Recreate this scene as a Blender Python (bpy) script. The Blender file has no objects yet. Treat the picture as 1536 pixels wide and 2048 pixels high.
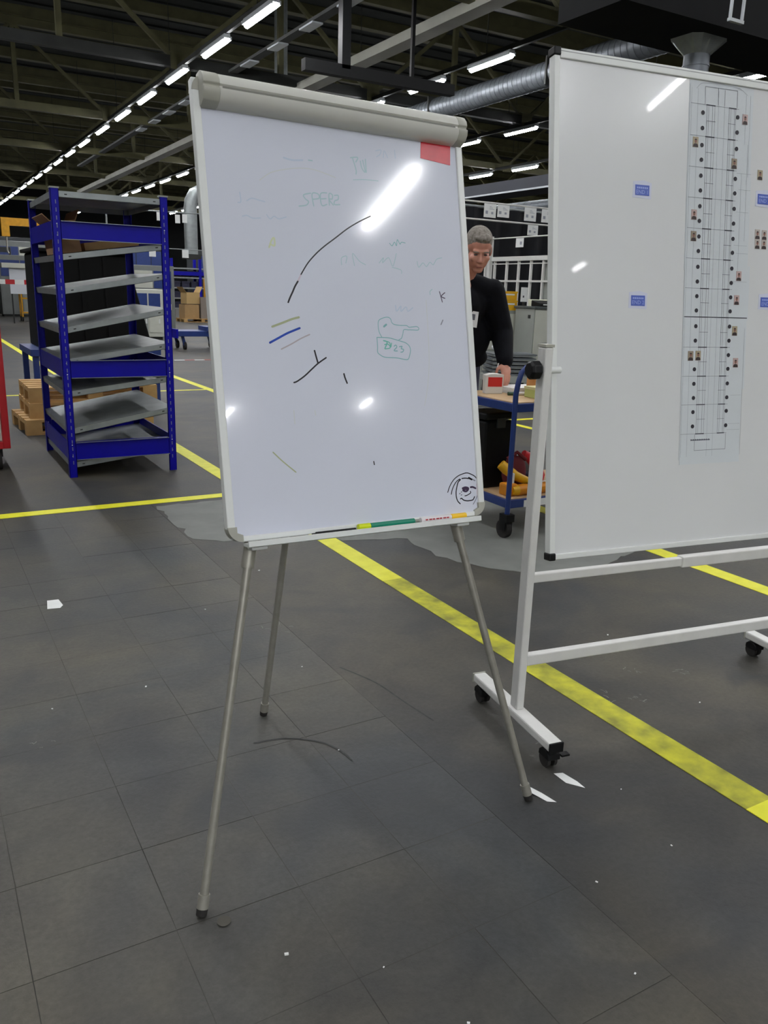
import bpy, bmesh, math, random
from mathutils import Vector, Matrix, Euler

random.seed(7)
scene = bpy.context.scene
col = scene.collection

# ------------------------------------------------------------------ camera
cam_data = bpy.data.cameras.new('camera')
cam = bpy.data.objects.new('camera', cam_data)
col.objects.link(cam)
scene.camera = cam
YAW, PITCH, ROLL = 0.529591, 0.263399, 0.032147
d = Vector((math.sin(YAW)*math.cos(PITCH), math.cos(YAW)*math.cos(PITCH), -math.sin(PITCH)))
r0 = Vector((math.cos(YAW), -math.sin(YAW), 0))
u0 = r0.cross(d)
r = r0*math.cos(ROLL) + u0*math.sin(ROLL)
u = -r0*math.sin(ROLL) + u0*math.cos(ROLL)
R = Matrix((r, u, -d)).transposed()
cam.matrix_world = Matrix.Translation((0, 0, 1.4)) @ R.to_4x4()
cam_data.sensor_fit = 'VERTICAL'
cam_data.sensor_height = 32.0
cam_data.lens = 32.0*1624.56/2048
cam_data.clip_start = 0.05
cam_data.clip_end = 300

# ------------------------------------------------------------------ world, exposure
world = bpy.data.worlds.new('world')
scene.world = world
world.use_nodes = True
world.node_tree.nodes['Background'].inputs[0].default_value = (0.5, 0.55, 0.6, 1)
world.node_tree.nodes['Background'].inputs[1].default_value = 0.02
scene.view_settings.view_transform = 'Standard'
scene.view_settings.look = 'None'
scene.view_settings.gamma = 1.0
scene.view_settings.use_curve_mapping = False
scene.view_settings.exposure = 0.11
LAMP_STRENGTH = 95.0      # radiance of the tube lamps that light the hall

# ------------------------------------------------------------------ materials
def lin(c):
    return tuple(((x/255)/12.92 if x/255 <= 0.04045 else ((x/255+0.055)/1.055)**2.4) for x in c)
MATS = {}
def mat(name, rgb, rough=0.5, metal=0.0, var=0.0, scale=8.0, bump=0.0, coat=0.0, rgb2=None, detail=4.0, spec=0.5, rnd=0.0):
    if name in MATS: return MATS[name]
    m = bpy.data.materials.new(name); m.use_nodes = True
    nt = m.node_tree; b = nt.nodes['Principled BSDF']
    b.inputs['Roughness'].default_value = rough
    b.inputs['Metallic'].default_value = metal
    b.inputs['Specular IOR Level'].default_value = spec
    b.inputs['Coat Weight'].default_value = coat
    c = lin(rgb)
    if var > 0 or rgb2 or bump:
        tc = nt.nodes.new('ShaderNodeTexCoord')
        no = nt.nodes.new('ShaderNodeTexNoise'); no.inputs['Scale'].default_value = scale; no.inputs['Detail'].default_value = detail
        nt.links.new(tc.outputs['Object'], no.inputs['Vector'])
        rp = nt.nodes.new('ShaderNodeValToRGB')
        c2 = lin(rgb2) if rgb2 else tuple(min(1, x*(1+var)) for x in c)
        c1 = c if rgb2 else tuple(x*(1-var) for x in c)
        rp.color_ramp.elements[0].position = 0.3; rp.color_ramp.elements[1].position = 0.7
        rp.color_ramp.elements[0].color = (*c1, 1); rp.color_ramp.elements[1].color = (*c2, 1)
        nt.links.new(no.outputs['Fac'], rp.inputs['Fac'])
        out = rp.outputs['Color']
        if rnd > 0:
            oi = nt.nodes.new('ShaderNodeObjectInfo')
            mr = nt.nodes.new('ShaderNodeMapRange'); mr.inputs['To Min'].default_value = 1-rnd; mr.inputs['To Max'].default_value = 1+rnd
            nt.links.new(oi.outputs['Random'], mr.inputs['Value'])
            mx = nt.nodes.new('ShaderNodeMix'); mx.data_type = 'RGBA'; mx.blend_type = 'MULTIPLY'; mx.inputs[0].default_value = 1
            nt.links.new(out, mx.inputs[6]); nt.links.new(mr.outputs['Result'], mx.inputs[7]); out = mx.outputs[2]
        nt.links.new(out, b.inputs['Base Color'])
        if bump:
            bp = nt.nodes.new('ShaderNodeBump'); bp.inputs['Strength'].default_value = bump; bp.inputs['Distance'].default_value = 0.01
            nt.links.new(no.outputs['Fac'], bp.inputs['Height']); nt.links.new(bp.outputs['Normal'], b.inputs['Normal'])
    else:
        b.inputs['Base Color'].default_value = (*c, 1)
    m.diffuse_color = (*c, 1)
    MATS[name] = m
    return m

def floor_mat(name, base, tint1, tint2, dark, rough, rnd=0.0):
    m = bpy.data.materials.new(name); m.use_nodes = True
    nt = m.node_tree; L = nt.links; N = nt.nodes.new
    b = nt.nodes['Principled BSDF']
    geo = N('ShaderNodeNewGeometry')
    def noise(s, det=5, rough_=0.55, dist=0.0):
        n = N('ShaderNodeTexNoise'); n.inputs['Scale'].default_value = s; n.inputs['Detail'].default_value = det
        n.inputs['Roughness'].default_value = rough_; n.inputs['Distortion'].default_value = dist
        L.new(geo.outputs['Position'], n.inputs['Vector']); return n
    def ramp(src, a, b_, ca, cb):
        q = N('ShaderNodeValToRGB'); q.color_ramp.elements[0].position = a; q.color_ramp.elements[1].position = b_
        q.color_ramp.elements[0].color = (*ca, 1); q.color_ramp.elements[1].color = (*cb, 1); L.new(src, q.inputs['Fac']); return q.outputs['Color']
    def mixc(f, a, b_, mode='MIX'):
        q = N('ShaderNodeMix'); q.data_type = 'RGBA'; q.blend_type = mode
        if isinstance(f, float): q.inputs[0].default_value = f
        else: L.new(f, q.inputs[0])
        L.new(a, q.inputs[6]); L.new(b_, q.inputs[7]); return q.outputs[2]
    big = noise(0.9, 4, 0.6, 0.4)
    c = ramp(big.outputs['Fac'], 0.36, 0.64, lin(tint1), lin(tint2))
    mid = noise(3.1, 6, 0.6, 0.6)
    k = ramp(mid.outputs['Fac'], 0.3, 0.75, (0.64, 0.64, 0.66), (1.36, 1.34, 1.30))
    c = mixc(1.0, c, k, 'MULTIPLY')
    fine = noise(60, 3, 0.7)
    k2 = ramp(fine.outputs['Fac'], 0.3, 0.7, (0.86, 0.86, 0.86), (1.13, 1.13, 1.13))
    c = mixc(1.0, c, k2, 'MULTIPLY')
    st = noise(1.7, 3, 0.5, 1.2)
    f = ramp(st.outputs['Fac'], 0.56, 0.68, (0, 0, 0), (0.55, 0.55, 0.55))
    dk = N('ShaderNodeRGB'); dk.outputs[0].default_value = (*lin(dark), 1)
    c = mixc(f, c, dk.outputs[0])
    if rnd > 0:
        oi = N('ShaderNodeObjectInfo'); mr = N('ShaderNodeMapRange')
        mr.inputs['To Min'].default_value = 1-rnd; mr.inputs['To Max'].default_value = 1+rnd
        L.new(oi.outputs['Random'], mr.inputs['Value'])
        c = mixc(1.0, c, mr.outputs['Result'], 'MULTIPLY')
    L.new(c, b.inputs['Base Color'])
    rr = N('ShaderNodeMapRange'); rr.inputs['To Min'].default_value = rough-0.08; rr.inputs['To Max'].default_value = rough+0.12
    L.new(mid.outputs['Fac'], rr.inputs['Value']); L.new(rr.outputs['Result'], b.inputs['Roughness'])
    b.inputs['Specular IOR Level'].default_value = 0.35
    bp = N('ShaderNodeBump'); bp.inputs['Strength'].default_value = 0.25; bp.inputs['Distance'].default_value = 0.004
    L.new(fine.outputs['Fac'], bp.inputs['Height']); L.new(bp.outputs['Normal'], b.inputs['Normal'])
    MATS[name] = m
    return m

def emit(name, rgb, strength):
    m = bpy.data.materials.new(name); m.use_nodes = True
    nt = m.node_tree; b = nt.nodes['Principled BSDF']
    b.inputs['Base Color'].default_value = (0.9, 0.9, 0.9, 1)
    b.inputs['Emission Color'].default_value = (*rgb, 1); b.inputs['Emission Strength'].default_value = strength
    MATS[name] = m; return m

# ------------------------------------------------------------------ mesh helpers
class MB:
    def __init__(s, xf=None): s.v = []; s.f = []; s.xf = xf
    def add(s, vs, fs, xf=None):
        n = len(s.v); m = xf if xf is not None else s.xf
        s.v += [tuple(m @ Vector(p)) if m is not None else tuple(p) for p in vs]
        s.f += [tuple(i+n for i in q) for q in fs]; return s
    def box(s, x0, x1, y0, y1, z0, z1, xf=None):
        return s.add([(x0,y0,z0),(x1,y0,z0),(x1,y1,z0),(x0,y1,z0),(x0,y0,z1),(x1,y0,z1),(x1,y1,z1),(x0,y1,z1)],
                     [(3,2,1,0),(4,5,6,7),(0,1,5,4),(1,2,6,5),(2,3,7,6),(3,0,4,7)], xf)
    def tube(s, p0, p1, r, r2=None, n=12, cap=True, xf=None):
        p0, p1 = Vector(p0), Vector(p1); r2 = r if r2 is None else r2
        ax = (p1-p0).normalized(); t = Vector((0,0,1)) if abs(ax.z) < 0.9 else Vector((1,0,0))
        a = ax.cross(t).normalized(); b = ax.cross(a)
        vs = []
        for p, rr in ((p0, r), (p1, r2)):
            for i in range(n):
                an = 2*math.pi*i/n; vs.append(p+(a*math.cos(an)+b*math.sin(an))*rr)
        fs = [(i, (i+1) % n, n+(i+1) % n, n+i) for i in range(n)]
        if cap: fs += [tuple(range(n-1, -1, -1)), tuple(range(n, 2*n))]
        return s.add(vs, fs, xf)
    def path(s, pts, r, n=8, xf=None):
        pts = [Vector(p) for p in pts]; vs = []; fs = []; prev = None
        for i, p in enumerate(pts):
            ax = (pts[min(i+1, len(pts)-1)]-pts[max(i-1, 0)]).normalized()
            if prev is None:
                t = Vector((0,0,1)) if abs(ax.z) < 0.9 else Vector((1,0,0)); a = ax.cross(t).normalized()
            else: a = (prev-ax*prev.dot(ax)).normalized()
            prev = a; b = ax.cross(a)
            rr = r[i] if isinstance(r, (list, tuple)) else r
            for k in range(n):
                an = 2*math.pi*k/n; vs.append(p+(a*math.cos(an)+b*math.sin(an))*rr)
        for i in range(len(pts)-1):
            for k in range(n): fs.append((i*n+k, i*n+(k+1) % n, (i+1)*n+(k+1) % n, (i+1)*n+k))
        fs += [tuple(range(n-1, -1, -1)), tuple(range((len(pts)-1)*n, len(pts)*n))]
        return s.add(vs, fs, xf)
    def bar(s, p0, p1, w, h, up=(0,0,1), xf=None):
        p0, p1 = Vector(p0), Vector(p1); ax = (p1-p0).normalized(); up = Vector(up)
        if abs(ax.dot(up)) > 0.95: up = Vector((0,1,0))
        a = ax.cross(up).normalized()*w/2; b = a.cross(ax).normalized()*h/2
        vs = [p0-a-b, p0+a-b, p0+a+b, p0-a+b, p1-a-b, p1+a-b, p1+a+b, p1-a+b]
        return s.add(vs, [(3,2,1,0),(4,5,6,7),(0,1,5,4),(1,2,6,5),(2,3,7,6),(3,0,4,7)], xf)
    def prism(s, poly, axis_from, axis_to, xf=None):
        """poly: (a,b) points in the plane y,z; extruded along x"""
        n = len(poly); vs = [(axis_from, a, b) for a, b in poly]+[(axis_to, a, b) for a, b in poly]
        fs = [(i, (i+1) % n, n+(i+1) % n, n+i) for i in range(n)]+[tuple(range(n-1, -1, -1)), tuple(range(n, 2*n))]
        return s.add(vs, fs, xf)
    def slab(s, poly, z0, z1, xf=None):
        n = len(poly); vs = [(a, b, z0) for a, b in poly]+[(a, b, z1) for a, b in poly]
        fs = [(i, (i+1) % n, n+(i+1) % n, n+i) for i in range(n)]+[tuple(range(n-1, -1, -1)), tuple(range(n, 2*n))]
        return s.add(vs, fs, xf)
    def lathe(s, prof, c=(0,0,0), n=20, xf=None):
        vs = []; fs = []; m = len(prof)
        for rr, z in prof:
            for k in range(n):
                an = 2*math.pi*k/n; vs.append((c[0]+rr*math.cos(an), c[1]+rr*math.sin(an), c[2]+z))
        for i in range(m-1):
            for k in range(n): fs.append((i*n+k, i*n+(k+1) % n, (i+1)*n+(k+1) % n, (i+1)*n+k))
        fs += [tuple(range(n-1, -1, -1)), tuple(range((m-1)*n, m*n))]
        return s.add(vs, fs, xf)
    def sphere(s, c, rx, ry=None, rz=None, n=14, m=9, xf=None, rot=None):
        ry = rx if ry is None else ry; rz = rx if rz is None else rz; vs = []; fs = []; c = Vector(c)
        for i in range(1, m):
            th = math.pi*i/m
            for k in range(n):
                ph = 2*math.pi*k/n; q = Vector((rx*math.sin(th)*math.cos(ph), ry*math.sin(th)*math.sin(ph), rz*math.cos(th)))
                vs.append(c+(rot @ q if rot is not None else q))
        top = len(vs); vs.append(c+(rot @ Vector((0,0,rz)) if rot is not None else Vector((0,0,rz))))
        bot = len(vs); vs.append(c-(rot @ Vector((0,0,rz)) if rot is not None else Vector((0,0,rz))))
        for i in range(m-2):
            for k in range(n): fs.append((i*n+k, (i+1)*n+k, (i+1)*n+(k+1) % n, i*n+(k+1) % n))
        for k in range(n): fs.append((top, k, (k+1) % n)); fs.append((bot, (m-2)*n+(k+1) % n, (m-2)*n+k))
        return s.add(vs, fs, xf)
    def ribbon(s, pts, w, z, xf=None):
        """flat stroke with rounded ends in the local xy plane at height z"""
        P = [Vector((p[0], p[1])) for p in pts]
        # smooth
        if len(P) > 2:
            Q = []
            for i in range(len(P)-1):
                a = P[max(i-1, 0)]; b = P[i]; c = P[i+1]; e = P[min(i+2, len(P)-1)]
                for k in range(5):
                    t = k/5; Q.append(0.5*((2*b)+(c-a)*t+(2*a-5*b+4*c-e)*t*t+(3*b-a-3*c+e)*t**3))
            Q.append(P[-1]); P = Q
        vs = []; fs = []
        for i, p in enumerate(P):
            t = (P[min(i+1, len(P)-1)]-P[max(i-1, 0)])
            t = t.normalized() if t.length > 1e-9 else Vector((1, 0)); nn = Vector((-t.y, t.x))*w/2
            vs += [(p.x-nn.x, p.y-nn.y, z), (p.x+nn.x, p.y+nn.y, z)]
        for i in range(len(P)-1): fs.append((2*i, 2*i+2, 2*i+3, 2*i+1))
        s.add(vs, fs, xf)
        for p in (P[0], P[-1]):
            s.add([(p.x+w/2*math.cos(q*math.pi/4), p.y+w/2*math.sin(q*math.pi/4), z) for q in range(8)], [tuple(range(8))], xf)
        return s
    def mesh(s, name):
        me = bpy.data.meshes.new(name); me.from_pydata(s.v, [], s.f); me.update(); return me
    def build(s, name, m, parent=None, loc=None, bevel=0.0, smooth=False, seg=2):
        me = s.mesh(name)
        if bevel > 0:
            bm = bmesh.new(); bm.from_mesh(me)
            bmesh.ops.bevel(bm, geom=[e for e in bm.edges if len(e.link_faces) == 2 and e.calc_face_angle(0) > 0.5], offset=bevel, segments=seg, profile=0.5, affect='EDGES', clamp_overlap=True)
            bm.to_mesh(me); bm.free()
        if smooth:
            for p in me.polygons: p.use_smooth = True
            try: me.set_sharp_from_angle(angle=math.radians(42))
            except Exception: pass
        return link(me, name, m, parent, loc)

def link(me, name, m, parent=None, loc=None):
    o = bpy.data.objects.new(name, me)
    if m is not None and not me.materials: me.materials.append(m)
    col.objects.link(o)
    if parent is not None: o.parent = parent
    if loc is not None: o.location = loc
    return o
def tag(o, label=None, cat=None, group=None, kind=None):
    if label: o['label'] = label
    if cat: o['category'] = cat
    if group: o['group'] = group
    if kind: o['kind'] = kind
    return o
def thing(name, label, cat, loc=(0,0,0), rz=0.0, group=None):
    o = bpy.data.objects.new(name, None); o.empty_display_size = 0.1; col.objects.link(o)
    o.location = loc; o.rotation_euler = (0, 0, rz); return tag(o, label, cat, group)
def frame(o, x, y, z):
    m = Matrix((Vector(x), Vector(y), Vector(z))).transposed().to_4x4(); m.translation = Vector(o); return m
def text_mesh(txt, size, name='text'):
    cu = bpy.data.curves.new(name, 'FONT'); cu.body = txt; cu.size = size; cu.align_x = 'CENTER'; cu.align_y = 'CENTER'; cu.resolution_u = 2
    o = bpy.data.objects.new(name, cu); col.objects.link(o)
    dg = bpy.context.evaluated_depsgraph_get(); dg.update()
    me = bpy.data.meshes.new_from_object(o.evaluated_get(dg))
    bpy.data.objects.remove(o); bpy.data.curves.remove(cu)
    return me
def add_text(mb, txt, size, x, y, z, xf=None):
    me = text_mesh(txt, size)
    mb.add([(v.co.x+x, v.co.y+y, z) for v in me.vertices], [tuple(p.vertices) for p in me.polygons], xf)
    bpy.data.meshes.remove(me)
def dup(root, loc, rz=None, **kw):
    c = root.copy(); col.objects.link(c); c.location = loc
    if rz is not None: c.rotation_euler = (0, 0, rz)
    for ch in list(root.children):
        k = ch.copy(); col.objects.link(k); k.parent = c
        for g in list(ch.children):
            q = g.copy(); col.objects.link(q); q.parent = k
    tag(c, **kw); return c

# ------------------------------------------------------------------ palette
M_floor = floor_mat('concrete_floor', None, (52, 54, 55), (76, 72, 62), (45, 47, 49), 0.55)
M_slab = floor_mat('floor_slab', None, (57, 60, 61), (82, 78, 67), (47, 50, 52), 0.52, 0.05)
M_patch = mat('concrete_patch', (112, 114, 110), 0.7, var=0.12, scale=5, bump=0.2)
M_dirt = mat('joint_dirt', (44, 43, 40), 0.9, rgb2=(74, 72, 66), scale=3.5)
M_line = mat('yellow_floor_paint', (216, 214, 22), 0.55, rgb2=(232, 230, 50), scale=14, bump=0.1)
M_lineworn = mat('worn_yellow_floor_paint', (128, 128, 30), 0.6, rgb2=(206, 204, 36), scale=11, detail=12, bump=0.15)
M_paper = mat('paper', (226, 228, 226), 0.7, var=0.03, scale=20)
M_board = mat('whiteboard_enamel', (216, 220, 232), 0.10, var=0.012, scale=4, coat=0.3)
M_board2 = mat('whiteboard_enamel_warm', (220, 222, 222), 0.24, var=0.012, scale=4, coat=0.2)
M_alu = mat('painted_aluminium', (226, 229, 226), 0.35, metal=0.0, var=0.03, scale=12)
M_corner = mat('grey_beige_plastic', (170, 170, 158), 0.45, var=0.05, scale=20)
M_clamp = mat('clamp_plastic', (206, 206, 198), 0.32, var=0.03, scale=15)
M_leg = mat('grey_metal_tube', (150, 148, 138), 0.42, metal=0.35, var=0.12, scale=25)
M_whitetube = mat('white_lacquered_tube', (214, 214, 210), 0.38, var=0.04, scale=20)
M_black = mat('black_plastic', (13, 14, 15), 0.5, var=0.2, scale=30, spec=0.28)
M_rubber = mat('dark_rubber', (34, 32, 30), 0.8, var=0.2, scale=40)
M_blue = mat('blue_lacquer', (8, 3, 148), 0.42, var=0.08, scale=12, spec=0.25)
M_galv = mat('galvanised_sheet', (150, 156, 156), 0.42, metal=0.55, var=0.12, scale=9)
M_wood = mat('pale_wood', (196, 160, 104), 0.7, rgb2=(168, 130, 78), scale=6, bump=0.2)
M_ply = mat('plywood', (206, 178, 140), 0.6, rgb2=(190, 158, 116), scale=5)
M_card = mat('cardboard', (150, 116, 82), 0.85, var=0.08, scale=6)
M_red = mat('red_lacquer', (178, 18, 30), 0.4, var=0.08, scale=10)
M_yellow = mat('yellow_lacquer', (226, 164, 20), 0.45, var=0.1, scale=10)
M_olive = mat('olive_steel_paint', (84, 82, 54), 0.65, var=0.2, scale=3)
M_darksteel = mat('dark_steel', (36, 38, 36), 0.7, var=0.3, scale=3)
M_deck = mat('roof_deck', (44, 48, 46), 0.85, var=0.25, scale=1.2)
M_spiral = mat('spiral_duct_metal', (112, 117, 122), 0.48, metal=0.6, var=0.15, scale=5)
M_grey = mat('grey_cabinet_paint', (150, 154, 148), 0.5, var=0.04, scale=5)
M_cream = mat('light_grey_panel', (196, 198, 186), 0.5, var=0.04, scale=5)
M_wallm = mat('dark_hall_wall', (56, 58, 58), 0.9, var=0.2, scale=0.8)
M_bluet = mat('trolley_blue', (36, 58, 118), 0.4, var=0.1, scale=12)
M_curtain = mat('black_curtain_cloth', (16, 17, 22), 0.9, var=0.3, scale=6)
M_lamp = emit('lamp_diffuser', (0.975, 0.98, 1.0), LAMP_STRENGTH)
M_matteblack = mat('matte_black_plastic', (9, 10, 10), 0.7, var=0.2, scale=8, spec=0.15)
M_housing = mat('lamp_housing', (170, 175, 178), 0.5, var=0.05, scale=10)

# ================================================================== SETTING
# floor: concrete with a recess that carries loose slabs
SX0, SX1, SY0, SY1 = -0.81, 1.29, 0.60, 5.25
fl = MB()
for (x0, x1, y0, y1) in ((-16, SX0, -20, 76), (SX1, 50, -20, 76), (SX0, SX1, -20, SY0), (SX0, SX1, SY1, 76)):
    fl.box(x0, x1, y0, y1, -0.2, 0.0)
floor = fl.build('floor', M_floor); tag(floor, 'dark grey worn concrete floor of the factory hall', kind='structure')
MB().box(SX0, SX1, SY0, SY1, -0.2, -0.0011).build('slab_bed', M_dirt, floor)
sm = MB().box(-0.1490, 0.1490, -0.1540, 0.1540, -0.001, 0.0)
slab_me = sm.mesh('floor_slab'); slab_me.materials.append(M_slab)
for i in range(7):
    for j in range(15):
        link(slab_me, 'floor_slab', M_slab, floor, (SX0+0.3*(i+0.5), SY0+0.31*(j+0.5), random.choice((0, 0, -0.0004, -0.0007))))
# pale concrete patches
def jag(poly, step=0.06, amp=0.022):
    rj = random.Random(11); out = []
    for i, p in enumerate(poly):
        q = poly[(i+1) % len(poly)]; L_ = math.hypot(q[0]-p[0], q[1]-p[1]); n = max(1, int(L_/step)); out.append(p)
        for k in range(1, n):
            t = k/n; x = p[0]+(q[0]-p[0])*t+rj.uniform(-amp, amp); y = p[1]+(q[1]-p[1])*t+rj.uniform(-amp, amp)
            out.append((min(x, 1.945) if max(p[0], q[0]) <= 1.95 else max(x, 2.07), y))
    return out
tag(MB().slab(jag([(1.31, 4.40), (1.45, 4.28), (1.95, 4.22), (1.95, 5.2), (1.31, 5.2), (1.31, 5.0)]), 0.0002, 0.0012).build('concrete_patch', M_patch, floor), 'lighter grey concrete patch with a ragged edge')
tag(MB().slab(jag([(2.08, 4.02), (2.45, 3.9), (2.42, 3.55), (2.62, 3.2), (2.75, 3.05), (3.05, 3.0), (3.55, 3.15), (3.6, 4.5), (3.5, 6.2), (2.9, 6.4), (2.08, 5.9)]), 0.0002, 0.0012).build('concrete_patch', M_patch, floor), 'lighter grey concrete patch beside the trolley')
# painted lines
def line(x0, x1, y0, y1, label, m=M_line, z=0.0022):
    return tag(MB().box(x0, x1, y0, y1, 0.0002, z).build('floor_line', m, floor), label)
line(1.95, 2.065, 3.32, 26, 'long bright yellow floor line running past the rack')
line(1.95, 2.065, 1.22, 3.32, 'scuffed yellow floor line beside the large whiteboard', M_lineworn)
line(1.95, 2.065, -4.0, 1.22, 'freshly taped bright yellow piece of floor line')
line(-8, 1.95, 5.27, 5.37, 'yellow floor line crossing in front of the blue rack')
line(3.60, 3.71, -4, 26, 'second yellow floor line parallel to the first')
line(-6, 3.6, 11.22, 11.29, 'thin yellow line across the aisle behind the rack')
line(3.71, 12, 7.44, 7.53, 'yellow cross line behind the trolley')
line(5.86, 5.95, -2, 7.44, 'yellow line along the far aisle behind the trolley')
for k in range(7):
    tag(MB().box(4.5+0.2*k, 4.7+0.2*k, 15.95, 16.03, 0.0002, 0.004).build('barrier_tape_piece', (M_red if k % 2 else M_paper), floor))
# dark scuffs on the slabs
sc = MB()
sc.ribbon([(0.83, 2.19), (0.93, 2.17), (1.02, 2.10), (1.055, 2.02), (1.06, 1.96)], 0.007, 0.0006)
sc.ribbon([(1.32, 2.55), (1.38, 2.38), (1.40, 2.2), (1.42, 2.05)], 0.007, 0.0006)
sc.build('scuff_marks', mat('scuff_rubber', (50, 51, 50), 0.8, var=0.3, scale=40), floor)
sw = MB()
rs = random.Random(3)
for cx, cy, n, sp in ((1.25, 3.0, 7, 0.06), (2.50, 1.92, 6, 0.025), (2.07, 1.90, 8, 0.045), (2.17, 1.86, 6, 0.04), (2.33, 2.03, 6, 0.03), (0.24, 2.47, 4, 0.05), (1.62, 1.75, 4, 0.03)):
    for k in range(n):
        x, y, a = cx+rs.uniform(-sp, sp), cy+rs.uniform(-sp, sp), rs.uniform(0, 3.1); L_ = rs.uniform(0.006, 0.03)
        sw.ribbon([(x-L_/2*math.cos(a), y-L_/2*math.sin(a)), (x+0.003, y+0.002), (x+L_/2*math.cos(a), y+L_/2*math.sin(a))], rs.uniform(0.0015, 0.004), 0.0007)
tag(sw.build('white_scrapes', mat('chalky_scrape', (118, 118, 112), 0.9, var=0.15, scale=50), floor), kind='stuff')

# walls and roof
WX0, WX1, WY0, WY1, ZR = -15, 48, -18, 74, 9.2
def wall(name, *b): return tag(MB().box(*b).build(name, M_wallm), None, None, None, 'structure')
wall('wall_left', WX0-0.2, WX0, WY0, WY1, 0, ZR); wall('wall_right', WX1, WX1+0.2, WY0, WY1, 0, ZR)
wall('wall_back', WX0, WX1, WY1, WY1+0.2, 0, ZR); wall('wall_front', WX0, WX1, WY0-0.2, WY0, 0, ZR)
ceiling = MB().box(WX0, WX1, WY0, WY1, ZR, ZR+0.2).build('ceiling', M_deck); tag(ceiling, 'dark corrugated roof deck above the trusses', kind='structure')
pm = MB().box(-31.5, 31.5, -0.06, 0.06, -0.28, 0).box(-31.5, 31.5, -0.13, 0.13, -0.30, -0.27).mesh('roof_purlin'); pm.materials.append(M_olive)
for k in range(38):
    link(pm, 'roof_purlin', M_olive, ceiling, (16.5, -16+2.4*k+0.05, ZR-0.4+0.0))
dk = MB()
for k in range(120): dk.box(WX0, WX1, WY0+0.77*k, WY0+0.77*k+0.3, ZR-0.05, ZR)
tag(dk.build('deck_ribs', M_deck, ceiling), kind='stuff')

# trusses: bottom and top chord, web diagonals
truss_no = ['nearest overhead', 'dark second', 'pale olive third', 'fourth', 'fifth', 'sixth', 'seventh', 'far eighth']
for t, Y in enumerate((5.4, 12.7, 20.0, 27.3, 34.6, 41.9, 49.2, 56.5)):
    T = thing('roof_truss', 'olive steel roof truss ' + ['outside the picture, almost above the viewer', 'crossing above the black hanging post', 'with a dark bottom chord, second from the top of the picture', 'with a pale bottom chord crossing the long light row', 'next behind the pale chord', 'third behind the pale chord', 'second from the far end of the hall', 'at the far end of the hall'][t], 'truss', (5.94, Y, 6.15), group='roof trusses')
    cm = M_darksteel if Y == 20.0 else M_olive
    MB().box(-19, 41, -0.09, 0.09, 0.0, 0.22).build('bottom_chord', cm, T)
    MB().box(-19, 41, -0.09, 0.09, 2.15, 2.35).build('top_chord', M_olive, T)
    for k in range(-4, 9):
        x = 5.0*k
        if x-2.5 > -19: MB().bar((x, 0, 0.1), (x-2.5, 0, 2.2), 0.09, 0.09, (0,1,0)).build('diagonal', M_olive, T)
        if x+2.5 < 41: MB().bar((x, 0, 0.1), (x+2.5, 0, 2.2), 0.09, 0.09, (0,1,0)).build('diagonal', M_olive, T)
        if -3 < k < 4: MB().box(x-2.56, x-2.44, -0.06, 0.06, 0.1, 2.2).build('vertical_post', M_olive, T)
        if -1 < k < 4: MB().box(x-0.18, x+0.18, -0.1, -0.09, -0.05, 0.3).build('gusset_plate', M_olive, T)

# ------------------------------------------------------------------ light rows
YC = [14.95, 17.38, 20.1, 22.8, 25.46, 28.2, 31.15, 33.9, 36.6, 39.3, 42.0, 44.7, 47.4, 50.1, 52.8, 55.5, 58.2, 60.9]
YB = [-12.84, -10.16, -7.48, -4.8, -2.0, 0.8, 3.6, 6.4, 9.3, 12.1]
house_me = MB().box(-0.06, 0.06, -0.70, 0.70, 0.03, 0.10).box(-0.09, -0.06, -0.70, 0.70, 0.0, 0.06).box(0.06, 0.09, -0.70, 0.70, 0.0, 0.06).mesh('lamp_housing'); house_me.materials.append(M_housing)
tb = MB().tube((0, -0.68, 0), (0, 0.68, 0), 0.055, n=10); tube_me = tb.mesh('lamp_tube'); tube_me.materials.append(M_lamp)
ordn = ['first', 'second', 'third', 'fourth', 'fifth', 'sixth', 'seventh', 'eighth', 'ninth', 'tenth', 'eleventh', 'twelfth', 'thirteenth', 'fourteenth', 'fifteenth', 'sixteenth', 'seventeenth', 'eighteenth']
ROWS = ((-4.06, 0, 0), (0.94, 0, 0), (5.94, 18, 0), (10.93, 18, 0), (15.9, 16, 2), (20.45, 14, 2), (25.0, 12, 3))
rown = {5.94: 'long light row above the blue rack', 10.93: 'light row passing over the flipchart clamp', 15.9: 'third light row beyond the silver duct', 20.45: 'fourth light row above the standing man', 25.0: 'lowest light row above the hanging papers'}
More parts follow.
